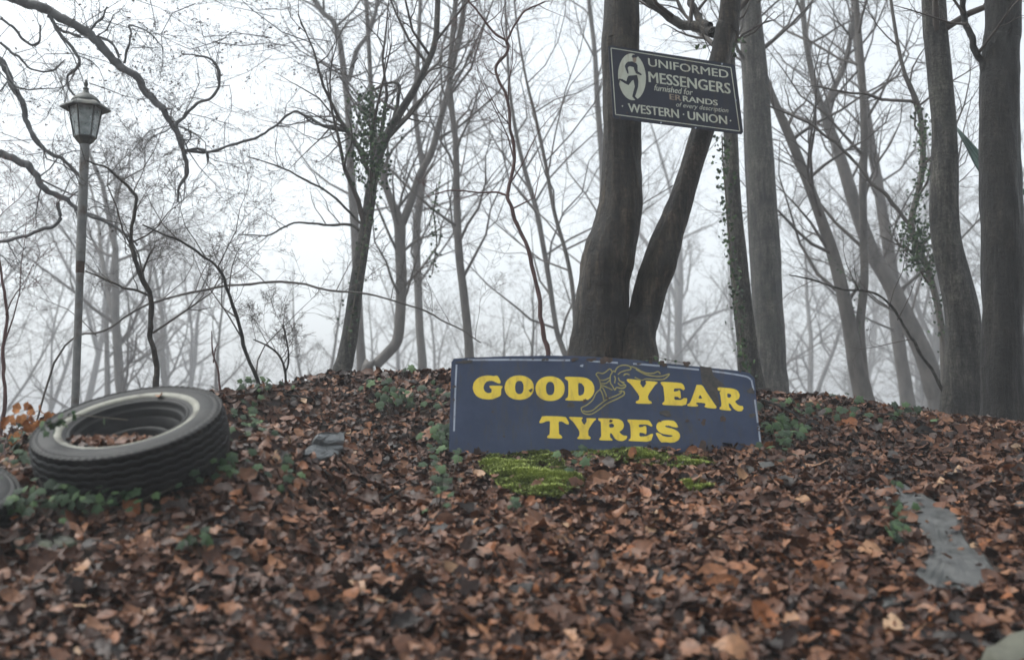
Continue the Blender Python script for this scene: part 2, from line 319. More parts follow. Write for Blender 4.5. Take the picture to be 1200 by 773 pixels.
# ------------------------------------------------------------------ big navy sign
GP = Plane(at(530, 420, 4.93), at(882, 437, 5.08), at(527, 520, 4.84))
go = GP.p(709, 524)
gs = empty('enamel_sign', go, 'long weathered navy enamel sign with yellow GOOD YEAR TYRES lettering standing on the leaf mound', 'sign')
outl = [(529, 424), (532, 420), (560, 418.5), (600, 417), (650, 416.5), (690, 417.5), (740, 421), (790, 426.5), (830, 430.5), (868, 434.5), (878, 437), (884, 443), (886, 460), (889, 495), (893, 541), (830, 541), (700, 537), (600, 533), (526, 529)]
poly_plate('panel', GP, [outl], -.006, 0, M['navy'], gs, go)
def cr(x0, y0, s, pts): return [(x0 + s * x, y0 + s * y) for x, y in pts]
c1 = (545, 430, .083333); c2 = (640, 420, .097); c3 = (725, 420, .133333); c4 = (625, 475, .083333); c5 = (705, 475, .083333)
LET = [
 ([cr(*c1, [(500,215),(490,232),(465,228),(430,212),(385,192),(340,192),(300,205),(270,240),(258,290),(270,330),(300,360),(335,368),(372,355),(375,310),(350,290),(340,270),(350,260),(525,262),(528,285),(508,305),(505,400),(440,430),(390,450),(320,455),(240,445),(170,415),(125,360),(107,295),(120,220),(165,165),(230,130),(310,118),(370,120),(400,128),(430,120),(455,122),(475,150),(495,190)])], 'G'),
 ([ellipse(608.5, 454, 17.1, 14.2, 40, .02, 2.15), ellipse(608.6, 453.8, 5.0, 7.8, 28, 0, 2.4)], 'O'),
 ([ellipse(644.6, 455.2, 17.1, 14.4, 40, .04, 2.15), ellipse(644.7, 455, 5.0, 7.9, 28, 0, 2.4)], 'O'),
 ([cr(*c2, [(222,235),(235,218),(440,225),(500,240),(555,280),(582,340),(582,400),(560,450),(520,490),(450,510),(235,505),(230,490),(268,460),(268,270),(240,255)]), cr(*c2, [(385,290),(430,300),(460,340),(462,390),(450,430),(415,447),(388,445)])], 'D'),
 ([cr(*c3, [(68,185),(85,178),(190,190),(195,203),(185,215),(215,260),(245,215),(235,205),(240,195),(335,203),(343,215),(320,230),(255,325),(262,365),(290,380),(290,398),(155,395),(148,378),(180,362),(182,325),(105,222),(80,205)])], 'Y'),
 ([cr(*c3, [(368,210),(380,203),(545,213),(570,230),(583,268),(570,278),(545,262),(485,262),(485,292),(520,285),(525,278),(540,280),(548,345),(535,350),(520,335),(488,335),(490,362),(545,365),(575,345),(605,350),(590,415),(390,408),(380,395),(405,372),(398,300),(392,245),(372,225)])], 'E'),
 ([cr(*c3, [(685,230),(735,232),(775,300),(840,395),(862,425),(850,440),(770,432),(752,420),(765,405),(755,390),(685,385),(678,395),(700,410),(690,422),(610,418),(600,405),(630,385),(665,290),(680,245)]), cr(*c3, [(715,315),(737,352),(698,350)])], 'A'),
 ([cr(*c3, [(858,250),(1000,262),(1045,280),(1065,320),(1055,355),(1020,375),(1040,400),(1065,415),(1090,415),(1097,440),(1080,462),(1045,462),(1010,440),(985,400),(965,390),(970,425),(990,450),(980,458),(890,448),(885,432),(905,415),(895,330),(885,285),(862,268)]), cr(*c3, [(952,305),(985,312),(990,330),(975,345),(955,340)])], 'R'),
 ([cr(*c4, [(125,145),(450,155),(480,200),(503,245),(490,268),(460,258),(410,225),(355,222),(358,300),(360,400),(385,415),(408,440),(395,465),(205,458),(190,440),(205,420),(230,405),(232,300),(235,215),(180,220),(140,240),(95,248),(80,232),(105,190)])], 'T'),
 ([cr(*c4, [(498,165),(515,158),(690,165),(695,178),(672,200),(690,240),(718,275),(755,215),(745,190),(752,175),(878,180),(885,192),(850,220),(770,340),(772,420),(800,440),(808,455),(795,475),(630,470),(612,455),(640,435),(650,400),(645,350),(570,240),(520,190)])], 'Y'),
 ([cr(*c5, [(-50,185),(-40,178),(230,185),(290,215),(315,270),(305,320),(270,355),(245,370),(280,405),(320,425),(350,420),(362,440),(345,475),(300,497),(240,495),(190,470),(150,400),(125,382),(115,400),(120,450),(155,475),(150,492),(-25,487),(-38,468),(-5,440),(-8,330),(-10,230),(-45,205)]), cr(*c5, [(105,260),(150,250),(178,275),(172,300),(140,312),(108,305)])], 'R'),
 ([cr(*c5, [(360,205),(370,195),(660,205),(685,230),(715,280),(705,297),(690,290),(640,265),(520,265),(525,305),(575,300),(600,285),(628,290),(632,390),(615,405),(590,385),(530,378),(532,435),(620,432),(670,412),(700,395),(728,400),(690,510),(385,497),(375,485),(412,455),(408,330),(395,250),(370,225)])], 'E'),
 ([cr(*c5, [(1010,212),(1045,240),(1078,295),(1062,312),(1000,300),(950,282),(900,280),(890,295),(920,308),(1000,325),(1070,360),(1100,400),(1105,440),(1080,485),(1030,515),(960,522),(900,512),(840,518),(815,490),(780,430),(760,390),(775,378),(820,395),(860,425),(920,440),(970,440),(1000,428),(990,415),(930,410),(850,395),(800,365),(770,320),(768,280),(790,240),(840,215),(920,205)])], 'S')]
for outs, ch in LET:
    tag(poly_plate('letter', GP, [smooth_poly(o) for o in outs], .0003, .0014, M['yellow'], gs, go), 'yellow letter ' + ch)
foot = [[(600,190),(625,172),(680,180),(715,165),(770,125),(800,165)],
 [(600,190),(640,250),(660,330),(650,370),(600,420),(560,500),(490,560),(430,590),(425,610),(440,650),(490,672),(560,665),(660,600),(740,540),(870,480),(935,440),(940,405),(900,385)],
 [(905,395),(905,412),(860,440),(740,490),(640,560),(560,625),(490,640),(445,630)],
 [(650,345),(680,350),(720,430),(735,500)], [(650,370),(680,430),(700,520)], [(650,260),(700,260),(770,230)], [(650,300),(720,300),(770,260)], [(665,320),(740,350),(800,380)],
 [(800,165),(775,210),(775,290),(800,330),(830,380),(850,350),(930,360),(965,330)],
 [(830,165),(850,120),(890,90),(950,80),(1010,95),(1020,130),(960,145),(900,165),(865,195)],
 [(800,165),(815,150),(835,165)], [(820,210),(835,240),(825,300)], [(870,230),(890,270),(945,290)], [(865,295),(900,325),(950,320)], [(940,190),(970,185),(1000,195)]]
foot = [cr(*c2, f) for f in foot] + [cr(*c3, f) for f in [[(110,70),(150,85),(230,125),(300,130),(345,115),(365,135)], [(150,95),(230,138),(310,155),(380,155),(445,135),(400,180),(330,185),(240,180),(200,190),(140,165)], [(40,150),(70,135),(95,145)], [(20,205),(60,235),(45,255),(0,262)], [(0,290),(45,290),(45,320),(0,345)]]]
tag(strokes('emblem', GP, foot, 1.35, .0016, M['pale_yellow'], gs, go), 'winged foot drawn in thin pale yellow lines')
brd = [[(548,421.6),(600,421.4),(668,422)], [(690,423),(724,425)], [(742,426),(773,428.5)], [(782,429.5),(819,433)], [(833,434.5),(855,437.5),(874,441),(880,444.5)], [(880.5,445),(883,457)], [(884.5,468),(888,495)], [(888.8,499),(891,519)], [(535,427),(533.5,460),(532,505)]]
for q in brd: strokes('border_line', GP, [q], 2.0, .0007, M['line'], gs, go)
for i, (poly, mm) in enumerate([
  (cr(*c3, [(715,65),(765,74),(812,76),(835,150),(890,200),(935,238),(900,246),(868,258),(872,330),(885,400),(868,424),(850,400),(805,330),(772,262),(735,222),(722,150)]), 'rust_grey'),
  (blob(*cr(*c3, [(415, 480)])[0], 5.2, 4, 1), 'rust_grey'), (blob(*cr(*c3, [(385, 45)])[0], 4.2, 3.4, 2), 'rust'), (blob(*cr(*c3, [(598, 48)])[0], 3.6, 3.8, 3), 'rust'),
  (blob(*cr(*c3, [(915, 530)])[0], 2.8, 4, 4), 'rust'), (blob(*cr(*c3, [(745, 560)])[0], 2.8, 3.4, 5), 'rust'), (blob(*cr(*c3, [(1160, 285)])[0], 5, 2.6, 6), 'rust_grey'), (blob(*cr(*c3, [(1172, 500)])[0], 3, 3, 16), 'rust_grey'),
  (blob(710, 422, 6.5, 4.6, 7), 'rust'), (blob(*cr(*c2, [(298, 560)])[0], 3.6, 3.6, 8), 'rust_grey'), (blob(*cr(*c2, [(465, 510)])[0], 2.2, 2.2, 9), 'rust'),
  (blob(*cr(*c2, [(340, 12)])[0], 4, 2, 10), 'rust'), (blob(*cr(*c2, [(545, 15)])[0], 5.5, 2, 11), 'rust'), (blob(622, 457.3, 2, 2, 12), 'rust_grey'), (blob(*cr(*c2, [(430, 88)])[0], 1.6, 1.6, 13), 'line'),
  (blob(*cr(*c5, [(895, 110)])[0], 5.2, 4, 14), 'rust_grey'), (blob(*cr(*c5, [(810, 215)])[0], 2.2, 1.2, 15), 'rust'), (blob(545, 424, 9, 1.8, 17), 'rust_grey'), (blob(707, 459.5, .1, .1, 18), 'rust'), (blob(762, 424, 2, 1.5, 19), 'rust'), (blob(824, 524, 4.5, 8, 20), 'rust')]):
    poly_plate('rust_patch', GP, [poly], .0018, .0019 + .0001 * i, M[mm], gs, go)

rc_ = random.Random(8)
for k in range(34):                                    # enamel chips, mostly near the edges
    e = rc_.random(); u = rc_.uniform(540, 880)
    if e < .4: q = (u, 419.5 + (max(u - 690, 0) / 190) ** 1.2 * 17 + rc_.uniform(0, 3))
    elif e < .6: q = (rc_.choice((531, 886)) + rc_.uniform(-1, 3), rc_.uniform(446, 515))
    else: q = (u, rc_.uniform(445, 522))
    s_ = rc_.uniform(.5, 1.5); poly_plate('chip', GP, [blob(*q, s_ * rc_.uniform(.8, 2), s_, 200 + k, 10)], .0041, .0042 + .00005 * k, M[rc_.choice(('rust', 'rust', 'rust_grey'))], gs, go)
# ------------------------------------------------------------------ small sign on the forked tree
WP = Plane(at(713, 53, 5.02), at(861.5, 76, 5.10), at(718.5, 138, 5.02))
wo = WP.p(790, 105)
ws = empty('enamel_sign', wo, 'small dark navy messenger service sign with cream lettering nailed across the forked tree', 'sign')
poly_plate('panel', WP, [[(713,55),(716,53.4),(858,75.4),(861.5,77),(871,155),(869,157.4),(722,139),(718.5,137)]], -.006, 0, M['navy_dark'], ws, wo)
for q in ([(716,56.5),(856.5,79.5)], [(856.5,79.7),(866.8,153.6)], [(866.8,153.8),(721.3,134.3)], [(721.3,134.1),(716,56.7)]): strokes('border_line', WP, [q], .95, .0006, M['cream'], ws, wo)
poly_plate('oval', WP, [ellipse(740.6, 90.3, 16.2, 27.4, 40, -.07)], .0003, .0010, M['cream'], ws, wo)
k6 = (710, 50, .1294)
fig = [[(232,132),(240,114),(262,111),(278,115),(287,131),(270,139),(240,139)],
 [(240,140),(276,140),(274,170),(262,186),(248,180),(242,160)],
 [(200,175),(240,172),(275,188),(286,208),(288,262),(325,288),(318,300),(272,280),(258,250),(252,225),(215,215),(197,226),(206,282),(195,282),(182,250),(170,215),(182,190)],
 [(205,302),(282,295),(294,350),(292,400),(277,450),(264,490),(294,518),(272,526),(238,490),(250,440),(262,400),(250,340),(235,347),(205,387),(165,367),(127,342),(121,375),(111,348),(117,327),(150,333),(186,353),(193,320)]]
for f, mm in zip(fig, ('navy_dark', 'stain', 'navy_dark', 'navy_dark')):
    poly_plate('running_figure', WP, [cr(*k6, f)], .0012, .0017, M[mm], ws, wo)
def text_line(s, A, B, h, bold, mm, shear=0, up=(-.065, -1), w=.0008):
    cu = bpy.data.curves.new('text', 'FONT'); cu.body = s; cu.size = 1; cu.shear = shear; cu.fill_mode = 'FRONT'; cu.resolution_u = 3
    ob = bpy.data.objects.new('text', cu); COL.objects.link(ob)
    dg = bpy.context.evaluated_depsgraph_get(); me0 = bpy.data.meshes.new_from_object(ob.evaluated_get(dg))
    bpy.data.objects.remove(ob); bpy.data.curves.remove(cu)
    co = np.array([v.co[:] for v in me0.vertices]); x0, x1 = co[:, 0].min(), co[:, 0].max()
    V = []; Fs = []
    for q, sh_ in enumerate((-bold, 0, bold) if bold else (0,)):
        k = len(V)
        for c in co:
            u = (c[0] - x0) / (x1 - x0); v = c[1] / .729 * h
            V.append(WP.p(A[0] + sh_ + (B[0] - A[0]) * u + up[0] * v, A[1] + (B[1] - A[1]) * u + up[1] * v, w + .0001 * q) - wo)
        for p in me0.polygons:
            vs = [k + a for a in p.vertices]; nrm = (V[vs[1]] - V[vs[0]]).cross(V[vs[2]] - V[vs[0]])
            Fs.append(vs if nrm.dot(WP.n) > 0 else vs[::-1])
    bpy.data.meshes.remove(me0)
    return link('lettering', py_mesh('lettering', V, Fs), M[mm], ws)
text_line('UNIFORMED', (760, 77.6), (853.6, 92), 9.8, .22, 'cream')
text_line('MESSENGERS', (760.6, 96.3), (856, 110.2), 13, .42, 'cream')
text_line('furnished for', (766.8, 106.0), (812, 112), 7.4, .1, 'cream', .28)
text_line('ER', (785, 116.6), (798.5, 118.6), 6.8, .3, 'stain')
text_line('RANDS', (800.6, 118.8), (841, 124), 6.8, .3, 'cream')
text_line('of every description', (792.4, 125), (853.6, 132.2), 5.6, .0, 'cream', .28)
text_line('WESTERN', (736.6, 131.2), (795.6, 138.6), 10.6, .34, 'cream')
text_line('UNION', (806.4, 140), (852, 145.9), 10.2, .34, 'cream')
for p in ((729.4, 124.5), (801, 134.2), (856, 141.6)):
    poly_plate('dot', WP, [ellipse(*p, .9, .9, 10)], .0003, .001, M['cream'], ws, wo)
for p in ((766.5, 61.3), (725, 55.2), (846, 75.2), (774.5, 144), (726.5, 138.0), (815, 150.2), (735, 132.5), (862, 118)):
    poly_plate('screw', WP, [ellipse(*p, .95, .95, 10)], 0, .004, M['line' if p[0] > 745 else 'rust'], ws, wo)

# ------------------------------------------------------------------ tubes and trees
def tube_arrays(polys, sides):
    groups = {}
    for pts, rad in polys: groups.setdefault(len(pts), []).append((pts, rad))
    Vs, Fq = [], []; off = 0
    ang = np.linspace(0, 2 * math.pi, sides, endpoint=False); ca, sa = np.cos(ang), np.sin(ang)
    for n, ls in groups.items():
        P = np.array([p for p, _ in ls], float); Rr = np.array([r for _, r in ls], float)
        T = np.empty_like(P); T[:, 1:-1] = P[:, 2:] - P[:, :-2]; T[:, 0] = P[:, 1] - P[:, 0]; T[:, -1] = P[:, -1] - P[:, -2]
        T /= np.linalg.norm(T, axis=2, keepdims=True) + 1e-12
        D = P[:, -1] - P[:, 0]; D /= np.linalg.norm(D, axis=1, keepdims=True) + 1e-12
        ref = np.where(np.abs(D[:, 2:3]) > .8, np.array([[1., .1, 0]]), np.array([[0, .1, 1.]]))
        A = ref[:, None, :] - T * (T * ref[:, None, :]).sum(2, keepdims=True); A /= np.linalg.norm(A, axis=2, keepdims=True) + 1e-12
        B = np.cross(T, A)
        ring = P[:, :, None, :] + Rr[:, :, None, None] * (A[:, :, None, :] * ca[None, None, :, None] + B[:, :, None, :] * sa[None, None, :, None])
        m_ = len(ls)
        idx = off + np.arange(m_ * n * sides).reshape(m_, n, sides); nx = np.roll(idx, -1, 2)
        q = np.stack([idx[:, :-1], nx[:, :-1], nx[:, 1:], idx[:, 1:]], -1).reshape(-1, 4)
        Vs.append(ring.reshape(-1, 3)); Fq.append(q); off += m_ * n * sides
    return np.concatenate(Vs), np.concatenate(Fq)
def tubes(name, polys, sides, m, parent, org):
    V, Q = tube_arrays(polys, sides)
    return link(name, np_mesh(name, V - np.array(org), [Q]), m, parent)
KNOTS = [(at(771, 309, 5.24), .07, .30), (at(704, 327, 5.2), .035, .14), (at(718, 328, 5.2), .025, .2), (at(731, 300, 5.24), .09, .16), (at(744, 378, 5.25), .05, .28), (at(738, 400, 5.2), .05, -.2), (at(712, 255, 5.2), .06, .10), (at(1109, 322, 6.7), .08, .12), (at(1165, 280, 5.8), .07, .09), (at(790, 246, 5.24), .05, .12)]
def trunk(name, P, Rd, m, parent, org, sides=20, sub=6, lump=.05, seed=0, kink=0):
    """one lumpy smooth stem"""
    Q = catmull([np.append(np.array(p, float), r) for p, r in zip(P, Rd)], sub)
    pts = np.array([q[:3] for q in Q]); rr = np.maximum(np.array([q[3] for q in Q]), .0015)
    if kink:
        for i in range(1, len(pts)):
            q = Vector(pts[i]) * 4.5; v = mnoise.noise_vector(q + Vector((seed, 0, 0))); v2 = mnoise.noise_vector(q * 3.1)
            pts[i] += (np.array(v) * .9 + np.array(v2) * .35) * kink * min(rr[i] + .006, .03)
            rr[i] *= 1 + .22 * mnoise.noise(q * 4)
    V, Fq = tube_arrays([(pts, rr)], sides)
    n = len(pts); V = V.reshape(n, sides, 3)
    th = np.linspace(0, 2 * math.pi, sides, endpoint=False)[None, :]
    s = np.concatenate([[0], np.cumsum(np.linalg.norm(np.diff(pts, axis=0), axis=1))])[:, None]
    rg = np.random.default_rng(seed); ph = rg.uniform(0, 6.28, 8)
    k = 1 + lump * (.9 * np.sin(2 * th + ph[0] + s * 1.3) + .6 * np.sin(3 * th + ph[1] - s * 2.1) + .45 * np.sin(5 * th + ph[2] + 3 * s) + .6 * np.sin(s * 4.3 + ph[3]) * np.sin(th + ph[4]) + .35 * np.sin(7 * th + ph[5] + s * 7) * np.sin(s * 9 + ph[6]))
    if sides >= 36:
        for a_ in range(n):
            for b_ in range(sides):
                w = V[a_, b_]; q = Vector((w[0] * 12, w[1] * 12, w[2] * 3.4)); k[a_, b_] += sum(am * math.exp(-((Vector(w) - kp).length / rr_) ** 2) for kp, rr_, am in KNOTS) + .10 * mnoise.fractal(q, 1, 2, 4) + .012 * mnoise.noise(Vector((w[0] * 5, w[1] * 5, w[2] * 16)))
    V = pts[:, None, :] + (V - pts[:, None, :]) * k[:, :, None]
    return link(name, np_mesh(name, V.reshape(-1, 3) - np.array(org), [Fq]), m, parent)
def rot_dir(d, ang, az):
    d = d.normalized(); a = d.orthogonal().normalized(); b_ = d.cross(a)
    return (d * math.cos(ang) + (a * math.cos(az) + b_ * math.sin(az)) * math.sin(ang)).normalized()
def grow(out, p, d, L, r, lev, top, rg, up=.12, wob=.22, kids=(5, 5, 4), first=.2):
    n = 6 if lev < 2 else 5
    pts = [p.copy()]; rad = [r]; q = p.copy(); dd = d.copy()
    for i in range(n - 1):
        dd = (dd + Vector((rg.gauss(0, wob), rg.gauss(0, wob), rg.gauss(0, wob) * .8 + up * (1 if lev < 2 else .3)))).normalized()
        q = q + dd * (L / (n - 1)); pts.append(q.copy()); rad.append(max(r * (1 - .8 * (i + 1) / (n - 1)), .0009))
    out[min(lev, 3)].append(([tuple(v) for v in pts], rad))
    if lev < top:
        for k in range(kids[min(lev, len(kids) - 1)]):
            t = first + (1 - first) * rg.random() ** .8; f = t * (n - 1); i = min(int(f), n - 2)
            pos = pts[i].lerp(pts[i + 1], f - i); dr = pts[i + 1] - pts[i]
            cd_ = rot_dir(dr, R(rg.uniform(28, 65)), rg.uniform(0, 6.28)); cd_.z *= .75; cd_.normalize()
            grow(out, pos, cd_, L * rg.uniform(.35, .62) * (1.1 - .45 * t), max(r * (1 - .75 * t) * .6, .0012), lev + 1, top, rg, up, wob * 1.1, kids, .15)
def along(P, Rd, t):
    f = t * (len(P) - 1); i = min(int(f), len(P) - 2)
    a, b_ = Vector(P[i]), Vector(P[i + 1]); return a.lerp(b_, f - i), Rd[i] + (Rd[i + 1] - Rd[i]) * (f - i), (b_ - a).normalized()
def ym(Y): return Y if Y < 7.2 else 7.2 + (Y - 7.2) * 3.6
def px_stem(pts, Y, raw=False):
    P, Rd = [], []
    for q in pts:
        Yd = q[3] if len(q) > 3 else Y; Yd = Yd if raw else ym(Yd)
        p = at(q[0], q[1], Yd); P.append(tuple(p)); Rd.append(q[2] / 2 * Yd / F)
    return P, Rd
def ext_up(P, Rd, L):
    if L <= 0: return P, Rd
    d = (Vector(P[-1]) - Vector(P[-2])).normalized(); d = (d + Vector((0, 0, .6))).normalized(); a = Vector(P[-1])
    r = Rd[-1]; P = list(P); Rd = list(Rd)
    for k, s in ((.5, .75), (1, .4)):
        P.append(tuple(a + d * L * k)); Rd.append(r * s)
    return P, Rd
def tree(name, label, Y, stems, bark, ext=2.5, limbs=10, t0=.35, top=3, kids=(6, 5, 4), L=(1.0, 2.3), sides=14, lump=.05, seed=1, branches=(), group=None, cat='tree', flare=1.5, twig='twig', el=(15, 60), sub=5, rlimb=.5):
    rg = random.Random(seed); fs = ym(Y) / Y; L = (L[0] * fs, L[1] * fs); ext *= fs
    base = px_stem(stems[0], Y)
    bx, by = base[0][0][0], base[0][0][1]
    org = Vector((bx, by, gz(bx, by)))
    root = empty(name, org, label, cat, group)
    out = [[], [], [], []]
    for si, st in enumerate(stems):
        P, Rd = px_stem(st, Y)
        if si == 0:
            gzz = org.z - .12
            low = P[0]
            if low[2] > gzz + .1:
                d = Vector(P[0]) - Vector(P[1]); k = (low[2] - gzz) / max(-d.z, .05) if d.z < 0 else 0
                k = min(k, 3 / max(d.length, .01)); tx = low[0] + d.x * k * .3; ty = low[1] + d.y * k * .3
                tz = gz(tx, ty) - .12
                P = [(tx, ty, tz), ((low[0] + tx) / 2, (low[1] + ty) / 2, tz + .35 * (low[2] - tz))] + P
                Rd = [Rd[0] * flare, Rd[0] * (1 + .25 * (flare - 1))] + Rd
        P, Rd = ext_up(P, Rd, ext if si == 0 else ext * .8)
        trunk('trunk', P, Rd, bark, root, org, sides, sub, lump, seed + si, 1.5 if name == 'sapling' else 0)
        nl = limbs if si == 0 else int(limbs * .7)
        for k in range(nl):
            t = t0 + (1 - t0) * (k + rg.random()) / nl
            p, r, d = along(P, Rd, min(t, .999))
            az = rg.uniform(0, 6.28); e = R(rg.uniform(*el))
            dd = Vector((math.cos(az) * math.cos(e), math.sin(az) * math.cos(e), math.sin(e)))
            grow(out, p, dd, rg.uniform(*L) * (1.15 - .5 * t), min(r * rlimb, .028), 0, top, rg, kids=kids)
    for bi, b_ in enumerate(branches):
        P, Rd = px_stem(b_, Y)
        trunk('branch', P, Rd, bark, root, org, 10, 8, lump * .8, seed + 50 + bi, 1.6)
        for k in range(max(4, len(P))):
            p, r, d = along(P, Rd, rg.uniform(.25, .98))
            grow(out, p, rot_dir(d, R(rg.uniform(30, 70)), rg.uniform(0, 6.28)), rg.uniform(.25, .7) * L[1] * .5, max(r * .5, .002), 1, top, rg, kids=kids)
    A, B = out[0] + out[1], out[2] + out[3]
    if A: 
        o = tubes('branches', A, 5, M[twig] if twig else bark, root, org); o['kind'] = 'stuff'
    if B:
        o = tubes('twigs', B, 3, M[twig], root, org); o['kind'] = 'stuff'
    return root

# the forked tree behind the navy sign
YT = 5.38
tree('forked_tree', 'thick dark forked tree with two stems that carries the small messenger sign', YT,
     [[(699, 452, 84), (701, 425, 74), (704, 400, 68), (706, 365, 64), (708, 330, 61), (713, 300, 62), (724, 262, 54), (728, 225, 47), (728, 190, 44), (728, 150, 44), (727, 100, 43), (727, 50, 42), (728, 0, 41)],
      [(738, 470, 56, YT - .02), (745, 425, 52, YT - .05), (746, 395, 44, YT - .04), (755, 365, 38, YT), (763, 335, 40, YT), (775, 302, 41, YT), (784, 275, 36, YT), (795, 245, 31, YT), (806, 210, 28, YT), (818, 172, 27, YT), (830, 130, 27, YT), (841, 80, 26, YT), (850, 35, 25, YT), (856, 0, 24, YT)]],
     M['bark_near'], ext=4, limbs=7, t0=.88, sides=72, lump=.045, seed=5, flare=1.25, sub=14,
     branches=[[(836, 42, 13, YT + .05), (815, 32, 12, YT + .2), (790, 20, 11, YT + .3), (750, -3, 9, YT + .4)], [(832, 30, 9, YT + .1), (815, 10, 9, YT + .3), (800, -8, 8, YT + .4)]])
# right hand group
tree('bare_tree', 'tall straight grey tree with a slim stem grown against its left side', 8.5,
     [[(902, 470, 46), (901, 430, 41), (901, 400, 39), (899, 350, 36), (898, 300, 35), (895, 250, 33), (892, 200, 32), (888, 150, 30), (885, 100, 30), (882, 50, 28), (879, 0, 26)],
      [(894, 470, 20, 8.6), (890, 420, 14, 8.7), (886, 340, 11, 8.8), (881, 260, 10, 8.8), (877, 180, 10, 8.8), (875, 90, 9, 8.8), (873, 0, 9, 8.8)]], M['bark_grey'], ext=4, limbs=9, t0=.72, sides=24, seed=11)
tree('ivy_tree', 'grey trunk with ivy down its left side between forked and tall straight tree', 7.35,
     [[(884, 470, 30), (878, 430, 26), (875, 400, 23), (869, 350, 22), (865, 300, 21), (860, 240, 19), (857, 180, 18), (855, 120, 17), (854, 60, 16), (855, 0, 15)]], M['bark_grey'], ext=3, limbs=8, t0=.7, sides=20, seed=12)
tree('bare_tree', 'thick grey curving trunk with a bend halfway up beside the darkest trunk', 6.9,
     [[(1126, 505, 56), (1126, 470, 47), (1128, 440, 43), (1129, 400, 42), (1127, 365, 39), (1118, 325, 36), (1109, 285, 33), (1106, 250, 32), (1107, 200, 30), (1107, 150, 27), (1103, 100, 27), (1098, 50, 27), (1094, 0, 27)]], M['bark_grey'], ext=4, limbs=8, t0=.8, sides=24, lump=.05, seed=13,
     branches=[[(1112, 480, 5), (1101, 446, 4), (1075, 405, 3.6), (1059, 385, 3.2), (1030, 345, 3), (980, 335, 2.4), (925, 322, 1.6)]])
tree('bare_tree', 'darkest thick straight trunk at the right edge with a thin fork near its top', 5.95,
     [[(1176, 515, 60), (1175, 480, 50), (1175, 440, 47), (1176, 400, 46), (1176, 340, 48), (1176, 290, 49), (1174, 240, 47), (1172, 190, 45), (1171, 140, 43), (1171, 95, 43), (1173, 50, 40), (1175, 0, 38)]], M['bark_dark'], ext=4, limbs=7, t0=.85, sides=48, lump=.04, seed=14, sub=10,
     branches=[[(1158, 95, 12), (1149, 72, 9), (1139, 45, 8), (1130, 22, 7.5), (1127, -8, 7)]])
tree('bare_tree', 'twin stemmed slender grey tree at the crest with its left stem leaning', 9.0,
     [[(1013, 490, 26), (1012, 465, 22), (1004, 430, 19), (997, 390, 17), (988, 345, 16), (977, 300, 15), (962, 255, 13), (945, 210, 12), (925, 160, 11), (908, 120, 9), (893, 80, 8), (880, 30, 6)],
      [(1013, 470, 15), (1010, 420, 12), (1008, 380, 11), (1013, 330, 10), (1012, 280, 9.5), (1011, 220, 9), (1013, 160, 8.5), (1011, 100, 8), (1007, 50, 7.5), (1003, 0, 7)]], M['bark_mid'], ext=3, limbs=16, t0=0.34, seed=15)
tree('bare_tree', 'long grey trunk leaning far to the left behind the curving trunk', 10.2,
     [[(1103, 490, 24), (1095, 455, 24), (1082, 415, 22), (1062, 372, 21), (1042, 330, 19), (1022, 295, 17), (1005, 250, 15), (993, 212, 14), (980, 170, 12), (968, 136, 11), (975, 108, 8), (990, 75, 7), (1000, 20, 5)],
      [(968, 140, 9), (955, 100, 8), (945, 50, 7), (940, 0, 6)]], M['bark_mid'], ext=3, limbs=19, t0=0.30, seed=16)
tree('bare_tree', 'straight grey trunk behind the leaning one, thinner toward the top', 11.2,
     [[(1065, 492, 19), (1062, 460, 17), (1056, 420, 15), (1051, 380, 15), (1045, 320, 14), (1037, 265, 13), (1028, 210, 12), (1020, 165, 11), (1012, 110, 9), (1005, 60, 8), (1000, 0, 7)]], M['bark_mid'], ext=3, limbs=19, t0=0.30, seed=17)
tree('ivy_tree', 'thin dark crooked tree with an ivy clump left of the curving trunk', 7.8,
     [[(1108, 470, 9), (1106, 420, 8.5), (1104, 388, 8), (1097, 350, 8), (1086, 312, 8), (1073, 285, 8), (1068, 258, 7.5), (1076, 225, 7), (1081, 194, 7), (1081, 160, 6.5), (1077, 128, 6), (1068, 104, 5.5), (1059, 82, 4.5), (1050, 40, 4)]], M['bark_mid'], ext=1.5, limbs=9, t0=.3, seed=18, L=(.7, 1.4),
     branches=[[(1068, 266, 5), (1056, 248, 4.5), (1020, 210, 4), (981, 168, 3.6), (935, 138, 3), (897, 122, 2.4)], [(1070, 120, 4), (1040, 115, 3.5), (1000, 108, 3), (950, 100, 2)]])
# left and middle group
tree('ivy_tree', 'leaning tree with an ivy clump at its fork on the crest left of the sign', 7.6,
     [[(400, 448, 22), (404, 425, 20), (411, 388, 18), (417, 340, 16), (424, 295, 15), (431, 252, 14), (436, 215, 13), (443, 184, 12), (455, 155, 10.5), (470, 130, 10), (486, 104, 9), (500, 76, 8), (510, 48, 7.5), (513, 0, 7)]], M['bark_grey'], ext=2.5, limbs=16, t0=0.38, seed=21, L=(.8, 1.8),
     branches=[[(432, 185, 6), (420, 170, 5), (405, 155, 4.5), (380, 148, 4), (352, 133, 3)], [(450, 168, 5), (470, 105, 4), (452, 100, 3), (430, 108, 2)], [(428, 282, 4), (412, 266, 3.4), (385, 262, 3), (345, 264, 2.5), (312, 276, 2), (280, 275, 1.3)], [(424, 262, 3.6), (396, 236, 3), (365, 214, 2.6), (330, 196, 2), (290, 184, 1.3)]])
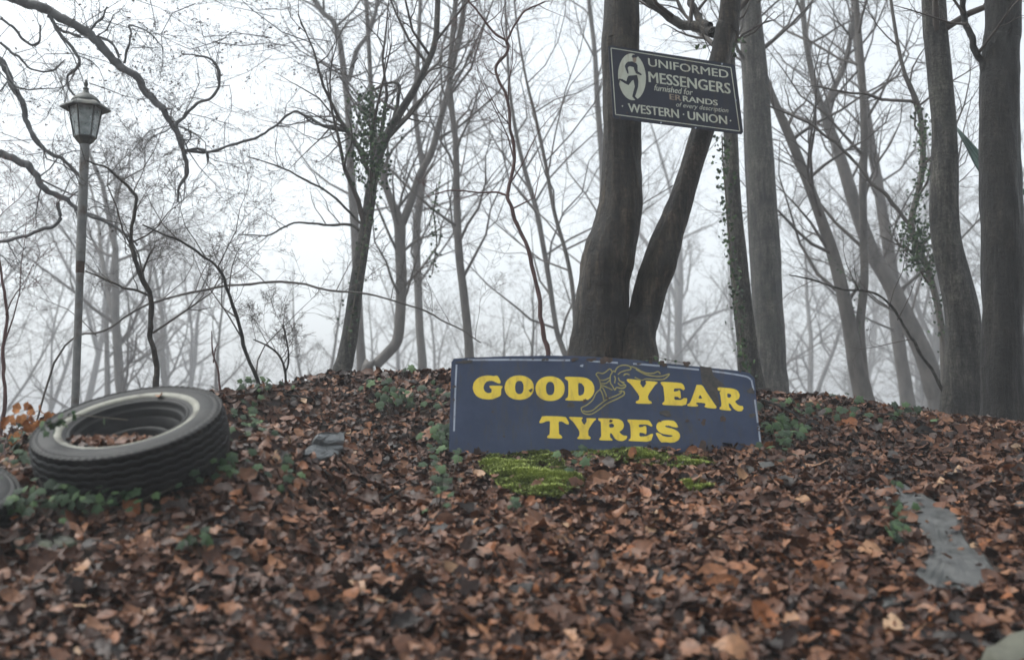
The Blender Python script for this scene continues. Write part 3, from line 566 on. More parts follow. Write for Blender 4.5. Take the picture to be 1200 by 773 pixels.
tree('bare_tree', 'pale upright tree with a crown fork just behind the leaning ivy tree', 11,
     [[(424, 450, 12), (421, 388, 11), (418, 310, 10.5), (414, 240, 10), (410, 180, 9.5), (408, 126, 9), (404, 92, 8), (398, 50, 7), (390, 25, 6.5), (370, 2, 6)],
      [(409, 95, 6), (418, 60, 5.5), (432, 40, 5), (440, 15, 4.5), (442, 0, 4)]], M['bark_mid'], ext=2.5, limbs=19, t0=0.34, seed=22)
tree('forked_tree', 'grey Y shaped forked tree with a swept foot left of centre', 9.8,
     [[(428, 446, 14), (440, 428, 13.5), (456, 412, 13), (466, 398, 13), (469, 370, 12.5), (470, 330, 12.5), (469, 290, 12.5), (468, 262, 13), (458, 235, 9), (448, 205, 8), (440, 160, 7), (436, 120, 6)],
      [(468, 270, 10), (480, 240, 9.5), (492, 205, 9), (505, 180, 8.5), (515, 145, 8), (524, 110, 7), (534, 60, 6.5), (545, 0, 6)]], M['bark_mid'], ext=2.5, limbs=18, t0=0.38, seed=23)
tree('bare_tree', 'slim pale trunk standing between the Y shaped tree and the slightly bowed one', 11.6,
     [[(495, 446, 11), (494, 415, 10.5), (492, 388, 10), (490, 340, 9.5), (488, 290, 9), (489, 257, 9), (493, 228, 8), (496, 202, 7.5), (490, 160, 6.5), (486, 121, 6), (490, 60, 5)]], M['bark_mid'], ext=2.5, limbs=18, t0=0.34, seed=24)
tree('bare_tree', 'slightly bowed slim trunk rising to the left of the red stemmed sapling', 9.6,
     [[(551, 446, 13), (550, 415, 11), (548, 388, 10), (543, 340, 9.5), (538, 300, 9), (536, 260, 9), (535, 210, 8), (534, 167, 7.5), (529, 125, 7), (527, 91, 6.5), (530, 45, 6), (534, 0, 5.5)]], M['bark_mid'], ext=2.5, limbs=18, t0=0.34, seed=25)
tree('sapling', 'crooked sapling with dark red stem left of the forked tree', 6.4,
     [[(641, 440, 6), (640, 415, 6), (638, 382, 5.6), (628, 330, 5.2), (616, 285, 5), (604, 250, 4.8), (597, 230, 4.6), (600, 205, 4.3), (602, 187, 4.2), (599, 155, 4), (596, 126, 4), (588, 98, 3.8), (582, 76, 3.6), (592, 62, 3.4), (594, 48, 3.2), (577, 36, 3), (560, 15, 2.6), (547, -2, 2.2)]], M['red_stem'], ext=.6, limbs=11, t0=.3, seed=26, L=(.4, 1.0), twig='red_stem', flare=1.1, sides=8,
     branches=[[(597, 230, 3), (570, 226, 2.2), (530, 224, 1.8), (500, 232, 1.2)], [(594, 50, 3), (610, 15, 2.4), (640, 2, 2)]])
tree('bare_tree', 'thin grey stem leaning left behind the red stemmed sapling', 10.5,
     [[(672, 450, 8), (660, 410, 7), (652, 385, 6.5), (642, 320, 6), (630, 252, 6), (618, 210, 5.5), (607, 167, 5), (598, 110, 4), (594, 50, 3)]], M['bark_mid'], ext=1.5, limbs=18, t0=0.26, seed=27)
tree('bare_tree', 'very thin grey stem close to the left side of the thick forked tree', 9.2,
     [[(676, 440, 6), (672, 350, 5.5), (664, 300, 5), (650, 250, 4.6), (640, 195, 4.2), (628, 140, 4), (616, 90, 3), (606, 30, 2.4)]], M['bark_mid'], ext=1, limbs=16, t0=0.26, seed=28)
tree('bare_tree', 'faint slim tree whose fork shows left of the small sign', 12,
     [[(690, 450, 9), (698, 380, 8), (704, 300, 8), (706, 200, 7), (700, 120, 7), (697, 60, 6), (690, 0, 5)]], M['bark_mid'], ext=2, limbs=19, t0=0.26, seed=29)
# left saplings
tree('sapling', 'dark slender sapling behind the big wheel, arching to the left at the top', 5.8,
     [[(185, 470, 7.5), (184, 445, 7), (182, 410, 6.6), (179, 388, 6.4), (175, 350, 6), (166, 318, 5.6), (157, 292, 5), (154, 280, 4.6), (159, 237, 4), (155, 222, 3.6), (140, 206, 3.2), (122, 196, 2.6), (100, 190, 2)]], M['bark_near'], ext=0, limbs=9, t0=.35, seed=31, L=(.4, .9), sides=10, flare=1.1,
     branches=[[(178, 352, 3.6), (160, 340, 3), (130, 330, 2.4), (100, 318, 2)], [(166, 320, 3), (175, 300, 2.4), (182, 290, 1.6)]])
tree('sapling', 'thin bowed dark sapling right of the wheel, curving to upper left', 5.6,
     [[(308, 470, 4.6), (304, 455, 4.4), (292, 425, 4.2), (280, 388, 4), (270, 350, 3.8), (262, 323, 3.5), (248, 306, 3.2), (227, 292, 3), (200, 275, 2.6), (166, 262, 2)]], M['bark_dark'], ext=0, limbs=8, t0=.3, seed=32, L=(.4, .9), sides=8, flare=1.1)
tree('sapling', 'long low arching sapling bent across the gap between lamp and leaning ivy tree', 7.3,
     [[(64, 425, 2.2), (121, 388, 2.4), (160, 364, 2.6), (202, 348, 2.8), (267, 335, 2.8), (330, 331, 2.7), (398, 341, 2.5), (451, 348, 2.3), (500, 365, 2), (541, 388, 1.7), (565, 402, 1.4)]], M['bark_mid'], ext=0, limbs=12, t0=.2, seed=33, L=(.5, 1.2), sides=8, flare=1.2)
tree('sapling', 'short two pronged dry shoot on the crest right of the wheel', 5.1,
     [[(259, 472, 3), (257, 462, 2.6), (252, 435, 2.2), (247, 410, 1.9), (248, 388, 1.3)], [(250, 425, 1.8), (253, 408, 1.4), (256, 402, 1)]], M['red_stem'], ext=0, limbs=0, seed=34, sides=6, flare=1.05)
tree('sapling', 'forked dark shoot on the crest left of the leaning ivy tree', 5.9,
     [[(335, 460, 3), (335, 445, 2.8), (333, 430, 2.6), (326, 415, 2.4), (312, 405, 2), (296, 398, 1.4)], [(334, 435, 2.4), (338, 410, 2), (333, 380, 1.4)]], M['bark_dark'], ext=0, limbs=5, t0=.4, seed=35, L=(.2, .5), sides=6, flare=1.05)
tree('sapling', 'thin reddish upright stem at the left edge of the view', 5.2,
     [[(2, 490, 4.6), (3, 455, 4.2), (5, 415, 4), (7, 370, 3.8), (4, 335, 3.4), (0, 312, 3), (-8, 260, 2.4)]], M['red_stem'], ext=.3, limbs=6, t0=.4, seed=36, L=(.4, .8), sides=8, twig='red_stem', flare=1.05)

# the leafy overhanging tree on the left: trunk outside the view
def overhang():
    Yo = 8.6; rg = random.Random(77)
    bx, by = -7.2, 9.0; org = Vector((bx, by, gz(bx, by)))
    root = empty('overhanging_tree', org, 'dark tree whose heavy boughs with withered leaves hang into the upper left corner', 'tree')
    P = [(bx, by, org.z - .2), (bx, by, org.z + 1), (bx + .1, by, 2.2), (bx + .15, by - .1, 3.4), (bx + .2, by - .1, 4.8), (bx + .5, by, 6.4), (bx + .9, by, 8)]
    Rd = [.3, .22, .2, .19, .17, .13, .06]
    trunk('trunk', P, Rd, M['limb_fog_grey'], root, org, 18, 5, .05, 7)
    T1 = (bx + .2, by - .1, 4.6); T2 = (bx + .12, by, 2.6); T3 = (bx + .1, by, 2.0)
    def path(start, pts):
        Pp, Rr = px_stem(pts, Yo, True); return [start] + Pp, [Rr[0] * 1.25] + Rr
    BR = [path(T1, [(-90, -30, 16), (-30, -12, 15), (20, 0, 14), (60, 13, 13.5), (101, 40, 12.5), (130, 62, 12), (146, 81, 11), (172, 108, 10), (192, 136, 9), (207, 158, 8), (216, 178, 7), (217, 197, 5.5), (213, 215, 4.5), (207, 238, 3)]),
          path(T1, [(-60, 10, 12), (-20, 50, 11), (0, 72, 10), (12, 90, 9), (22, 112, 8), (35, 151, 7), (50, 170, 6), (72, 188, 5), (100, 212, 4)]),
          path(T2, [(-80, 140, 14), (-30, 165, 12.5), (0, 180, 11), (22, 190, 10.5), (42, 206, 9.5), (60, 225, 8), (80, 238, 6.5), (101, 249, 5.5), (136, 267, 4), (160, 290, 3)]),
          path(T3, [(-80, 300, 7), (-20, 280, 6), (0, 281, 5), (25, 280, 5), (45, 270, 5), (66, 258, 5.5), (66, 235, 5)]),
          px_stem([(202, 146, 5), (220, 132, 4.6), (240, 118, 4.4), (252, 105, 4.2), (257, 90, 4), (253, 74, 3.6), (238, 66, 3), (215, 63, 2.4)], Yo, True),
          px_stem([(216, 178, 5), (245, 178, 4.5), (272, 171, 4.2), (300, 160, 4), (323, 146, 3.8), (338, 133, 3.5), (350, 131, 3.2), (372, 145, 3), (402, 151, 2.4)], Yo, True),
          px_stem([(56, 18, 6), (70, 42, 5.5), (86, 58, 5), (94, 70, 4.8), (90, 80, 4.5), (79, 87, 4), (82, 100, 3.5), (92, 112, 3)], Yo, True),
          px_stem([(60, 24, 5), (75, 36, 4.5), (96, 43, 4)], Yo, True),
          px_stem([(0, 22, 4), (15, 33, 4), (28, 48, 4), (38, 52, 3.6), (46, 44, 3.2), (48, 30, 2.4)], Yo, True),
          px_stem([(0, 50, 4), (18, 66, 3.8), (35, 80, 3.4), (60, 84, 3), (78, 70, 2)], Yo, True),
          px_stem([(216, 176, 4), (238, 176, 3.8), (243, 186, 3.5), (244, 192, 2.5)], Yo, True),
          px_stem([(100, 40, 4), (112, 28, 3.6), (120, 20, 3), (125, 8, 2.4)], Yo, True),
          px_stem([(114, 45, 4), (130, 50, 3.6), (140, 66, 3)], Yo, True),
          px_stem([(146, 74, 4), (152, 40, 3.4), (150, 30, 3), (168, 35, 2.4), (190, 55, 1.8)], Yo, True)]
    out = [[], [], [], []]
    for i, (Pp, Rr) in enumerate(BR):
        Rr = [r * (.84 if i < 4 else .8) for r in Rr]
        trunk('branch', Pp, Rr, M['limb_fog_grey'], root, org, 10, 9, .07, 90 + i, 1.9)
        n = 9 if i < 3 else 5
        for k in range(n):
            p, r, d = along(Pp, Rr, rg.uniform(.3 if i < 4 else .1, .99))
            grow(out, p, rot_dir(d, R(rg.uniform(30, 75)), rg.uniform(0, 6.28)), rg.uniform(.4, 1.0), max(min(r * .4, .009), .003), 0, 2, rg, up=-.03, wob=.3, kids=(5, 4))
    for k in range(46):                                            # sprays of fine twigs between the boughs
        p = at(rg.uniform(-60, 430), rg.uniform(-50, 210) * (1 if k % 2 else .6), Yo + rg.uniform(-.8, 3.5))
        grow(out, p, Vector((rg.uniform(-.9, .9), rg.uniform(-.5, .5), rg.uniform(-.22, .15))).normalized(), rg.uniform(.8, 1.7), .0055, 0, 3, rg, up=-.03, wob=.3, kids=(6, 5, 3))
    o = tubes('branches', out[0] + out[1], 4, M['limb_fog_grey'], root, org); o['kind'] = 'stuff'
    tw = out[2] + out[3]
    o = tubes('twigs', tw, 3, M['limb_fog_grey'], root, org); o['kind'] = 'stuff'
    # withered leaves on the twigs
    V = []; Fq = []; A = []
    for pts, rad in (tw + out[1]):
        for q in range(2):
            if rg.random() > .22: continue
            p = np.array(pts[rg.randrange(1, len(pts))]); a = rg.gauss(0, 1), rg.gauss(0, 1), rg.gauss(-.5, .6); a = np.array(a) / np.linalg.norm(a)
            b_ = np.cross(a, [rg.random(), rg.random(), .3]); b_ = b_ / (np.linalg.norm(b_) + 1e-6); c_ = np.cross(a, b_); s = rg.uniform(.007, .017)
            k = len(V); V += [p, p + a * s + b_ * s * .55 + c_ * s * .2, p + a * 2 * s, p + a * s - b_ * s * .55 + c_ * s * .2]; Fq.append((k, k + 1, k + 2)); Fq.append((k, k + 2, k + 3)); v = rg.random(); A += [v] * 4
    o = link('leaves', np_mesh('leaves', np.array(V) - np.array(org), [np.array(Fq)], False, A), M['dots'], root); o['kind'] = 'stuff'
overhang()

# far trees fading in the fog: a few grown once, then copied
def far_proto(seed, lean, H, r, n_limb, fork):
    rg = random.Random(seed); out = [[], [], [], []]; stems = []
    def stem(p, d, L, r0, n):
        P = [tuple(p)]; Rr = [r0]; q = Vector(p); d = d.normalized()
        for i in range(n):
            d = (d + Vector((rg.gauss(0, .09), rg.gauss(0, .09), .04))).normalized(); q = q + d * L / n; P.append(tuple(q)); Rr.append(r0 * (1 - .95 * (i + 1) / n))
        stems.append((P, Rr)); return P, Rr
    P, Rr = stem((0, 0, -.3), Vector((lean, rg.uniform(-.1, .1), 1)), H, r, 9)
    S_ = [(P, Rr, .32)]
    if fork:
        p, rr_, d = along(P, Rr, fork); S_.append((*stem(p, d + Vector((rg.choice((-.5, .5)), rg.uniform(-.3, .3), 0)), H * (1 - fork), rr_ * .75, 7), .2))
    for P, Rr, t0 in S_:
        for k in range(n_limb):
            t = t0 + (.98 - t0) * (k + rg.random()) / n_limb; p, rr_, d = along(P, Rr, t); az = rg.uniform(0, 6.28); e = R(rg.uniform(15, 65))
            grow(out, p, Vector((math.cos(az) * math.cos(e), math.sin(az) * math.cos(e), math.sin(e))), rg.uniform(1.6, 3.8) * (1.2 - .7 * t), min(rr_ * .5, .05), 0, 3, rg, wob=.2, kids=(6, 4, 3))
    return stems, out
protos = []
for i, a in enumerate([(201, .12, 12, .15, 13, .35), (202, -.15, 13, .17, 13, 0), (203, .3, 11, .13, 12, .45), (204, -.28, 12, .14, 12, .3), (205, .02, 14, .2, 14, .5), (206, .08, 9, .09, 12, 0)]):
    st, out = far_proto(*a)
    V, Q = [], []
    me_t = np_mesh('trunk', *(lambda v: (v[0], [v[1]]))(tube_arrays(st, 8)))
    me_b = np_mesh('branches', *(lambda v: (v[0], [v[1]]))(tube_arrays(out[0] + out[1], 4)))
    tw = [(p, [max(q, .003) for q in r_]) for p, r_ in out[2] + out[3]]
    me_w = np_mesh('twigs', *(lambda v: (v[0], [v[1]]))(tube_arrays(tw, 3)))
    for me_ in (me_t,): me_.materials.append(M['bark_mid'])
    me_b.materials.append(M['twig']); me_w.materials.append(M['twig'])
    protos.append((me_t, me_b, me_w))
def far_tree(i, x, y, rz, sc, label, group):
    r = empty('foggy_tree', (x, y, gz(x, y)), label, 'tree', group, (0, 0, rz)); r.scale = (sc, sc, sc)
    for nm, me_ in zip(('trunk', 'branches', 'twigs'), protos[i]):
        o = link(nm, me_, None, r)
        if nm != 'trunk': o['kind'] = 'stuff'
rg = random.Random(3)
FT = []
for k in range(30):                                                  # right hand wood
    Yd = rg.uniform(28, 85); FT.append((rg.uniform(745, 1290), Yd, 'right'))
for k in range(14):
    Yd = rg.uniform(26, 65); FT.append((rg.uniform(-80, 210), Yd, 'left'))
for k in range(11):
    Yd = rg.uniform(36, 85); FT.append((rg.uniform(240, 700), Yd, 'mid'))
LM = [(-200, 'the left edge'), (95, 'the lamp post'), (182, 'the dark slender sapling'), (415, 'the leaning ivy tree'), (540, 'the slightly bowed trunk'), (715, 'the forked tree'), (895, 'the tall straight tree'), (1000, 'the twin stemmed tree'), (1120, 'the curving trunk'), (1500, 'the right edge')]
ORD = ['first', 'second', 'third', 'fourth', 'fifth', 'sixth', 'seventh', 'eighth', 'ninth', 'tenth', 'eleventh', 'twelfth', 'thirteenth', 'fourteenth', 'fifteenth']
FT += [(262, 34, 'mid'), (318, 29, 'mid'), (372, 38, 'mid'), (585, 33, 'mid'), (648, 27, 'mid')]
FT.sort(); gaps = {}
for px, Yd, side in FT: gaps.setdefault(max(i for i, (p, _) in enumerate(LM) if p <= px), []).append((px, Yd, side))
for gi, ls in gaps.items():
    a, b_ = LM[gi][1], LM[gi + 1][1]
    for q, (px, Yd, side) in enumerate(ls):
        lab = ('faint' if Yd > 50 else 'pale') + ' foggy tree between ' + a + ' and ' + b_ + ((', ' + ORD[q] + ' from left') if len(ls) > 1 else '')
        sc = rg.uniform(.95, 1.3) * (.75 + Yd / 75) * (1 if side != 'mid' else .62)
        far_tree(rg.randrange(6), (px - 600) / F * Yd, Yd, rg.uniform(0, 6.28), sc, lab, 'bare trees fading into the fog')

# ------------------------------------------------------------------ stones
def poly_stone(name, label, pxs, m, thick=.05, lift=.012, group=None, seed=0):
    G = [ground_at(*p) for p in pxs]; c = sum(G, Vector()) / len(G); n = gnormal(c.x, c.y); rg = random.Random(seed)
    ref = [g - n * (g - c).dot(n) * .55 for g in G]
    ring = []
    for i in range(len(ref)):                                        # roughen the outline
        a, b_ = ref[i], ref[(i + 1) % len(ref)]
        for t in (0, .33, .66): ring.append(a.lerp(b_, t) + Vector((rg.uniform(-1, 1), rg.uniform(-1, 1), 0)) * .007)
    V = []; K = len(ring); LV = ((.18, lift + .007), (.36, lift + .006), (.54, lift + .005), (.72, lift + .004), (.9, lift + .002), (1.0, lift - .008), (1.03, -thick))
    for sc, w in LV:
        for r_ in ring:
            q = (r_ - c) * sc; nz_ = mnoise.fractal((q + c) * 16, 1, 2, 3) * .007 + mnoise.noise((q + c) * 70) * .0025
            V.append(q + n * (w + nz_))
    V.append(n * (lift + .007)); Fs = []
    for L_ in range(len(LV) - 1):
        for i in range(K):
            j = (i + 1) % K; Fs.append((L_ * K + i, L_ * K + K + i, L_ * K + K + j, L_ * K + j))
    for i in range(K): Fs.append((len(LV) * K, i, (i + 1) % K))
    o = link(name, py_mesh(name, V, Fs, False), m, None, c); tag(o, label, 'stone', group)
    bm = bmesh.new(); bm.from_mesh(o.data); bmesh.ops.recalc_face_normals(bm, faces=bm.faces); bm.to_mesh(o.data); bm.free()
    return o, [(v.x, v.y) for v in G]
HOLES = []
def stone(*a, **k):
    o, poly = poly_stone(*a, **k); HOLES.append(np.array(poly)); return o
stone('stone_slab', 'large bare wet grey stone slab showing through the leaves at lower right', [(1040, 588), (1080, 582), (1124, 606), (1134, 640), (1160, 656), (1174, 684), (1142, 698), (1108, 694), (1080, 702), (1068, 680), (1090, 655), (1078, 630)], M['stone'], seed=1)
stone('stone_slab', 'wet grey stone sliver just above the large bare slab at lower right', [(1022, 574), (1060, 570), (1076, 580), (1072, 592), (1050, 590), (1030, 586)], M['stone'], seed=2)
stone('stone_slab', 'small grey stone sliver at the right edge of the slope', [(1183, 592), (1215, 588), (1220, 600), (1190, 601)], M['stone'], seed=3)
stone('stone', 'grey flat stone under the right end of the big navy sign', [(880, 546), (905, 544), (912, 552), (893, 557)], M['stone'], seed=4)
stone('stone', 'small grey stone half buried low on the slope beside the large slab', [(1030, 704), (1052, 703), (1056, 712), (1034, 716)], M['stone'], seed=5)
stone('stone_slab', 'flat mossy stone in front of the big wheel', [(150, 596), (180, 588), (215, 580), (238, 586), (222, 598), (190, 606), (160, 607)], M['mossy'], seed=6, lift=.004)
stone('stone_slab', 'dull grey flat stone low at the left edge below the ivy', [(15, 636), (45, 628), (80, 628), (92, 640), (60, 650), (20, 652)], M['mossy'], seed=7)
stone('stone_slab', 'olive mossy stone block below the left half of the navy sign', [(556, 548), (580, 532), (640, 530), (668, 545), (688, 580), (650, 594), (610, 590), (575, 580)], M['mossy'], lift=-.004, seed=8)
stone('stone_slab', 'low mossy stone edge along the foot of the navy sign', [(668, 532), (720, 530), (790, 535), (832, 540), (826, 552), (770, 556), (710, 552), (676, 545)], M['mossy'], lift=-.004, seed=9)
def chunk(name, label, px, py, sz, m, seed, zoff=.02, cat='stone', rot=0):
    g = ground_at(px, py); rg = random.Random(seed)
    bm = bmesh.new(); bmesh.ops.create_cube(bm, size=1); bmesh.ops.subdivide_edges(bm, edges=bm.edges[:], cuts=3, use_grid_fill=True)
    for v in bm.verts:
        c = v.co; q = max(abs(c.x), abs(c.y), abs(c.z)); v.co = c * (.72 + .28 * .5 / max(c.length, .2)) + Vector([rg.uniform(-.045, .045) for _ in range(3)])
        v.co = Vector((v.co.x * sz[0], v.co.y * sz[1], v.co.z * sz[2] + .12 * sz[2] * math.sin(7 * c.x)))
    me = bpy.data.meshes.new(name); bm.to_mesh(me); bm.free(); me.polygons.foreach_set('use_smooth', np.ones(len(me.polygons), bool))
    o = link(name, me, m, None, (g.x, g.y, g.z + zoff)); o.rotation_euler = (R(30 if cat == 'stone' else 18), R(rg.uniform(-8, 8)), rot); tag(o, label, cat); 
    return o
poly_stone('stone', 'slate grey flat stone lying among leaves between the wheel and the sign', [(350, 541), (356, 530), (376, 526), (397, 530), (394, 541), (372, 547)], M['slate'], .05, .035, seed=21)
poly_stone('stone', 'thin upper layer of slate resting on the slate grey stone', [(360, 529), (368, 520), (384, 517), (398, 519), (396, 529), (378, 533)], M['slate'], .02, .058, seed=22)
g = ground_at(1190, 770)
pb = chunk('boulder', 'pale olive boulder cut off by the lower right corner', 1224, 786, (.28, .22, .14), M['pale_stone'], 9, -.02, 'boulder', .5)

# ------------------------------------------------------------------ wheels
def lathe(name, prof, seg, m, parent, closed=False, mod=None):
    pr = np.array(prof, float); n = len(pr); V = np.zeros((seg, n, 3))
    for i in range(seg):
        t = 2 * math.pi * i / seg; q = pr.copy()
        if mod is not None: q = mod(i, q)
        V[i, :, 0] = q[:, 0] * math.cos(t); V[i, :, 1] = q[:, 0] * math.sin(t); V[i, :, 2] = q[:, 1]
    idx = np.arange(seg * n).reshape(seg, n); nx = np.roll(idx, -1, 0)
    a, b_ = idx, nx
    if closed: q = np.stack([a, b_, np.roll(b_, -1, 1), np.roll(a, -1, 1)], -1).reshape(-1, 4)
    else: q = np.stack([a[:, :-1], b_[:, :-1], b_[:, 1:], a[:, 1:]], -1).reshape(-1, 4)
    return link(name, np_mesh(name, V.reshape(-1, 3), [q]), m, parent)
def wheel(loc, axis, label, white=True):
    root = empty('car_wheel', loc, label, 'wheel')
    root.rotation_mode = 'QUATERNION'; root.rotation_quaternion = axis.to_track_quat('Z', 'Y')
    Rr, w = .345, .098; root.scale = (.95,) * 3
    # sidewall-shoulder-tread-shoulder-sidewall; grooves zigzag round the tread
    top = [(.208, .072), (.215, .079), (.225, .083), (.243, .090), (.262, .0945), (.283, .0945), (.301, .0925), (.3125, .089), (.3145, .0905), (.324, .085), (.330, .081)]
    tr = []
    for zc in (.0795, .0530, .0265, 0, -.0265, -.0530, -.0795):
        crown = Rr - abs(zc / .1) ** 3 * .017
        tr.append((zc, crown))
    tread = []
    for i, (zc, crown) in enumerate(tr):
        tread += [(crown - .0005, zc + .0098), (crown, zc + .006), (crown, zc - .006), (crown - .0005, zc - .0098)]
        if i < len(tr) - 1: tread += [(crown - .0045, zc - .0118), (crown - .0045, zc - .0142)]
    bot = [(r_, -z_) for r_, z_ in reversed(top)]
    prof = top + tread + bot + [(.206, -.06), (.206, .06)]
    a0, a1 = len(top), len(top) + len(tread)
    seg = 300
    def mod(i, q):
        k = (i // 2) % 4; sh = (0, .0030, 0, -.0030)[k]
        q[a0 + 2:a1 - 2, 1] += sh
        if (i // 2) % 2: q[a0 - 3:a0 + 2, 0] -= .0045; q[a1 - 2:a1 + 3, 0] -= .0045   # shoulder lugs
        return q
    ty = lathe('tyre', prof, seg, M['rubber'], root, True, mod)
    if white: lathe('whitewall', [(.2285, .0825), (.2305, .0872), (.240, .0912), (.252, .0940), (.2555, .0915)], 120, M['whitewall'], root)
    rim = lathe('rim', [(.212, .066), (.2145, .077), (.210, .081), (.2035, .0785), (.200, .070), (.196, .060), (.190, .056), (.183, .052), (.181, .030), (.176, .024), (.168, .021), (.160, -.012), (.154, -.018), (.146, -.016),
                         (.141, -.004), (.134, .004), (.126, .005), (.119, 0), (.112, -.012), (.104, -.03), (.092, -.042), (.07, -.046), (.052, -.044), (.044, -.038), (.040, -.024), (.034, -.019), (.0, -.017)], 120, M['rim'], root)
    lathe('rim_back', [(.205, .06), (.19, .0), (.19, -.05), (.205, -.075), (.15, -.06), (.0, -.058)], 60, M['rim'], root)
    for k in range(5):
        t = 2 * math.pi * k / 5 + .3
        bm = bmesh.new(); bmesh.ops.create_cone(bm, cap_ends=True, segments=6, radius1=.010, radius2=.008, depth=.016)
        me = bpy.data.meshes.new('bolt'); bm.to_mesh(me); bm.free()
        link('bolt', me, M['rim'], root, (.066 * math.cos(t), .066 * math.sin(t), -.040))
    return root
def axis_for(px, py, Y, tilt, ratio, yawdir=0):
    v = (at(px, py, Y) - CAM).normalized(); right = v.cross(Vector((0, 0, 1))).normalized(); up = right.cross(v).normalized()
    s = math.sqrt(1 - ratio * ratio)
    return (right * (-math.sin(tilt) * s) + up * (math.cos(tilt) * s) - v * ratio).normalized()
ax = axis_for(150, 495, 3.5, R(13), .345)
WC = at(150, 490, 3.48) - ax * .09
wh = wheel(WC, ax, 'big whitewall car wheel with black rim full of dead leaves leaning on the mound')
ax2 = axis_for(-60, 540, 3.7, R(-4), .34)
WC2 = at(-108, 564, 3.14) - ax2 * .09
wheel(WC2, ax2, 'dark car tyre mostly cut off by the left edge beside the whitewall wheel', False)

# ------------------------------------------------------------------ lamp post
def lamp():
    Yl = 6.2
    bot = at(88, 476, Yl); topp = at(99.5, 170, Yl)
    d = (topp - bot).normalized()
    k = (gz(bot.x, bot.y) - .1 - bot.z) / d.z; base = bot + d * k
    root = empty('lamp_post', base, 'old grey lamp post with six sided glass lantern and rusty joint behind the wheel', 'lamp post')
    px2m = Yl / F
    joint = at(94.2, 307, Yl)
    def cyl(name, a, b_, r0, r1, m, n=16):
        return tubes(name, [([tuple(a), tuple(a.lerp(b_, .5)), tuple(b_)], [r0, (r0 + r1) / 2, r1])], n, m, root, base)
    cyl('lower_pole', base, joint - d * .01, 4.6 * px2m, 4.4 * px2m, M['pole_steel'])
    cyl('upper_pole', joint + d * .004, topp + d * .01, 5.4 * px2m, 5.3 * px2m, M['pole_steel'])
    cyl('joint', joint - d * .07, joint + d * .012, 4.9 * px2m, 5.0 * px2m, M['rust'])
    # lantern, local frame: z up along d
    q = d.to_track_quat('Z', 'Y')
    ln = bpy.data.objects.new('lantern', None); COL.objects.link(ln); ln.parent = root; ln.location = topp - base; ln.scale = (.83,) * 3; ln.rotation_mode = 'QUATERNION'
    from mathutils import Quaternion
    ln.rotation_quaternion = q @ Quaternion((0, 0, 1), R(24)) @ Quaternion((1, 0, 0), R(1.0))
    def hexring(r, z): return [Vector((r * math.cos(R(60 * i + 30)), r * math.sin(R(60 * i + 30)), z)) for i in range(6)]
    def hexloft(name, prof, m, cap=True):
        V = []; Fs = []
        for r, z in prof: V += hexring(r, z)
        for a in range(len(prof) - 1):
            for i in range(6): j = (i + 1) % 6; Fs.append((a * 6 + i, a * 6 + j, a * 6 + 6 + j, a * 6 + 6 + i))
        if cap: Fs.append(tuple(range(5, -1, -1))); k = (len(prof) - 1) * 6; Fs.append(tuple(range(k, k + 6)))
        return link(name, py_mesh(name, V, Fs), m, ln)
    z0 = .005
    hexloft('base_cup', [(.038, z0), (.052, z0 + .012), (.060, z0 + .02), (.078, z0 + .045), (.086, z0 + .05), (.086, z0 + .06), (.07, z0 + .06)], M['lamp_metal'])
    zb, zt = z0 + .062, z0 + .285; rb, rt = .080, .118
    B, T = hexring(rb, zb), hexring(rt, zt)
    for i in range(6):
        j = (i + 1) % 6
        tubes('frame_bar', [([tuple(B[i]), tuple(B[i].lerp(T[i], .5)), tuple(T[i])], [.0065] * 3)], 6, M['lamp_metal'], ln, (0, 0, 0))
        a, b_, c_, e_ = B[i] * 1, B[j] * 1, T[j] * 1, T[i] * 1
        V = [v * .985 if False else Vector((v.x * .975, v.y * .975, v.z)) for v in (a, b_, c_, e_)]; nn = (V[1] - V[0]).cross(V[3] - V[0]).normalized() * .003
        V += [v - nn for v in V]
        link('pane', py_mesh('pane', V, [(0, 1, 2, 3), (7, 6, 5, 4), (0, 4, 5, 1), (1, 5, 6, 2), (2, 6, 7, 3), (3, 7, 4, 0)]), M['glass'], ln)
    hexloft('eave', [(.112, zt - .004), (.125, zt), (.182, zt - .012), (.184, zt - .006), (.170, zt + .012), (.10, zt + .05), (.098, zt + .056)], M['lamp_metal'])
    lathe('roof', [(.104, zt + .044), (.105, zt + .050), (.098, zt + .062), (.080, zt + .084), (.055, zt + .100), (.034, zt + .110), (.028, zt + .116), (.022, zt + .13), (.018, zt + .142), (.0, zt + .142)], 32, M['lamp_metal'], ln)
    lathe('finial', [(.0, zt + .139), (.014, zt + .140), (.021, zt + .146), (.023, zt + .152), (.016, zt + .158), (.009, zt + .164), (.012, zt + .172), (.016, zt + .182), (.015, zt + .194), (.010, zt + .208), (.005, zt + .22), (.0, zt + .224)], 20, M['lamp_metal'], ln)
    lathe('lamp_holder', [(.0, zb), (.034, zb + .002), (.034, zb + .05), (.022, zb + .06), (.03, zb + .09), (.036, zb + .13), (.03, zb + .165), (.012, zb + .18), (.0, zb + .182)], 16, M['rim'], ln)
lamp()

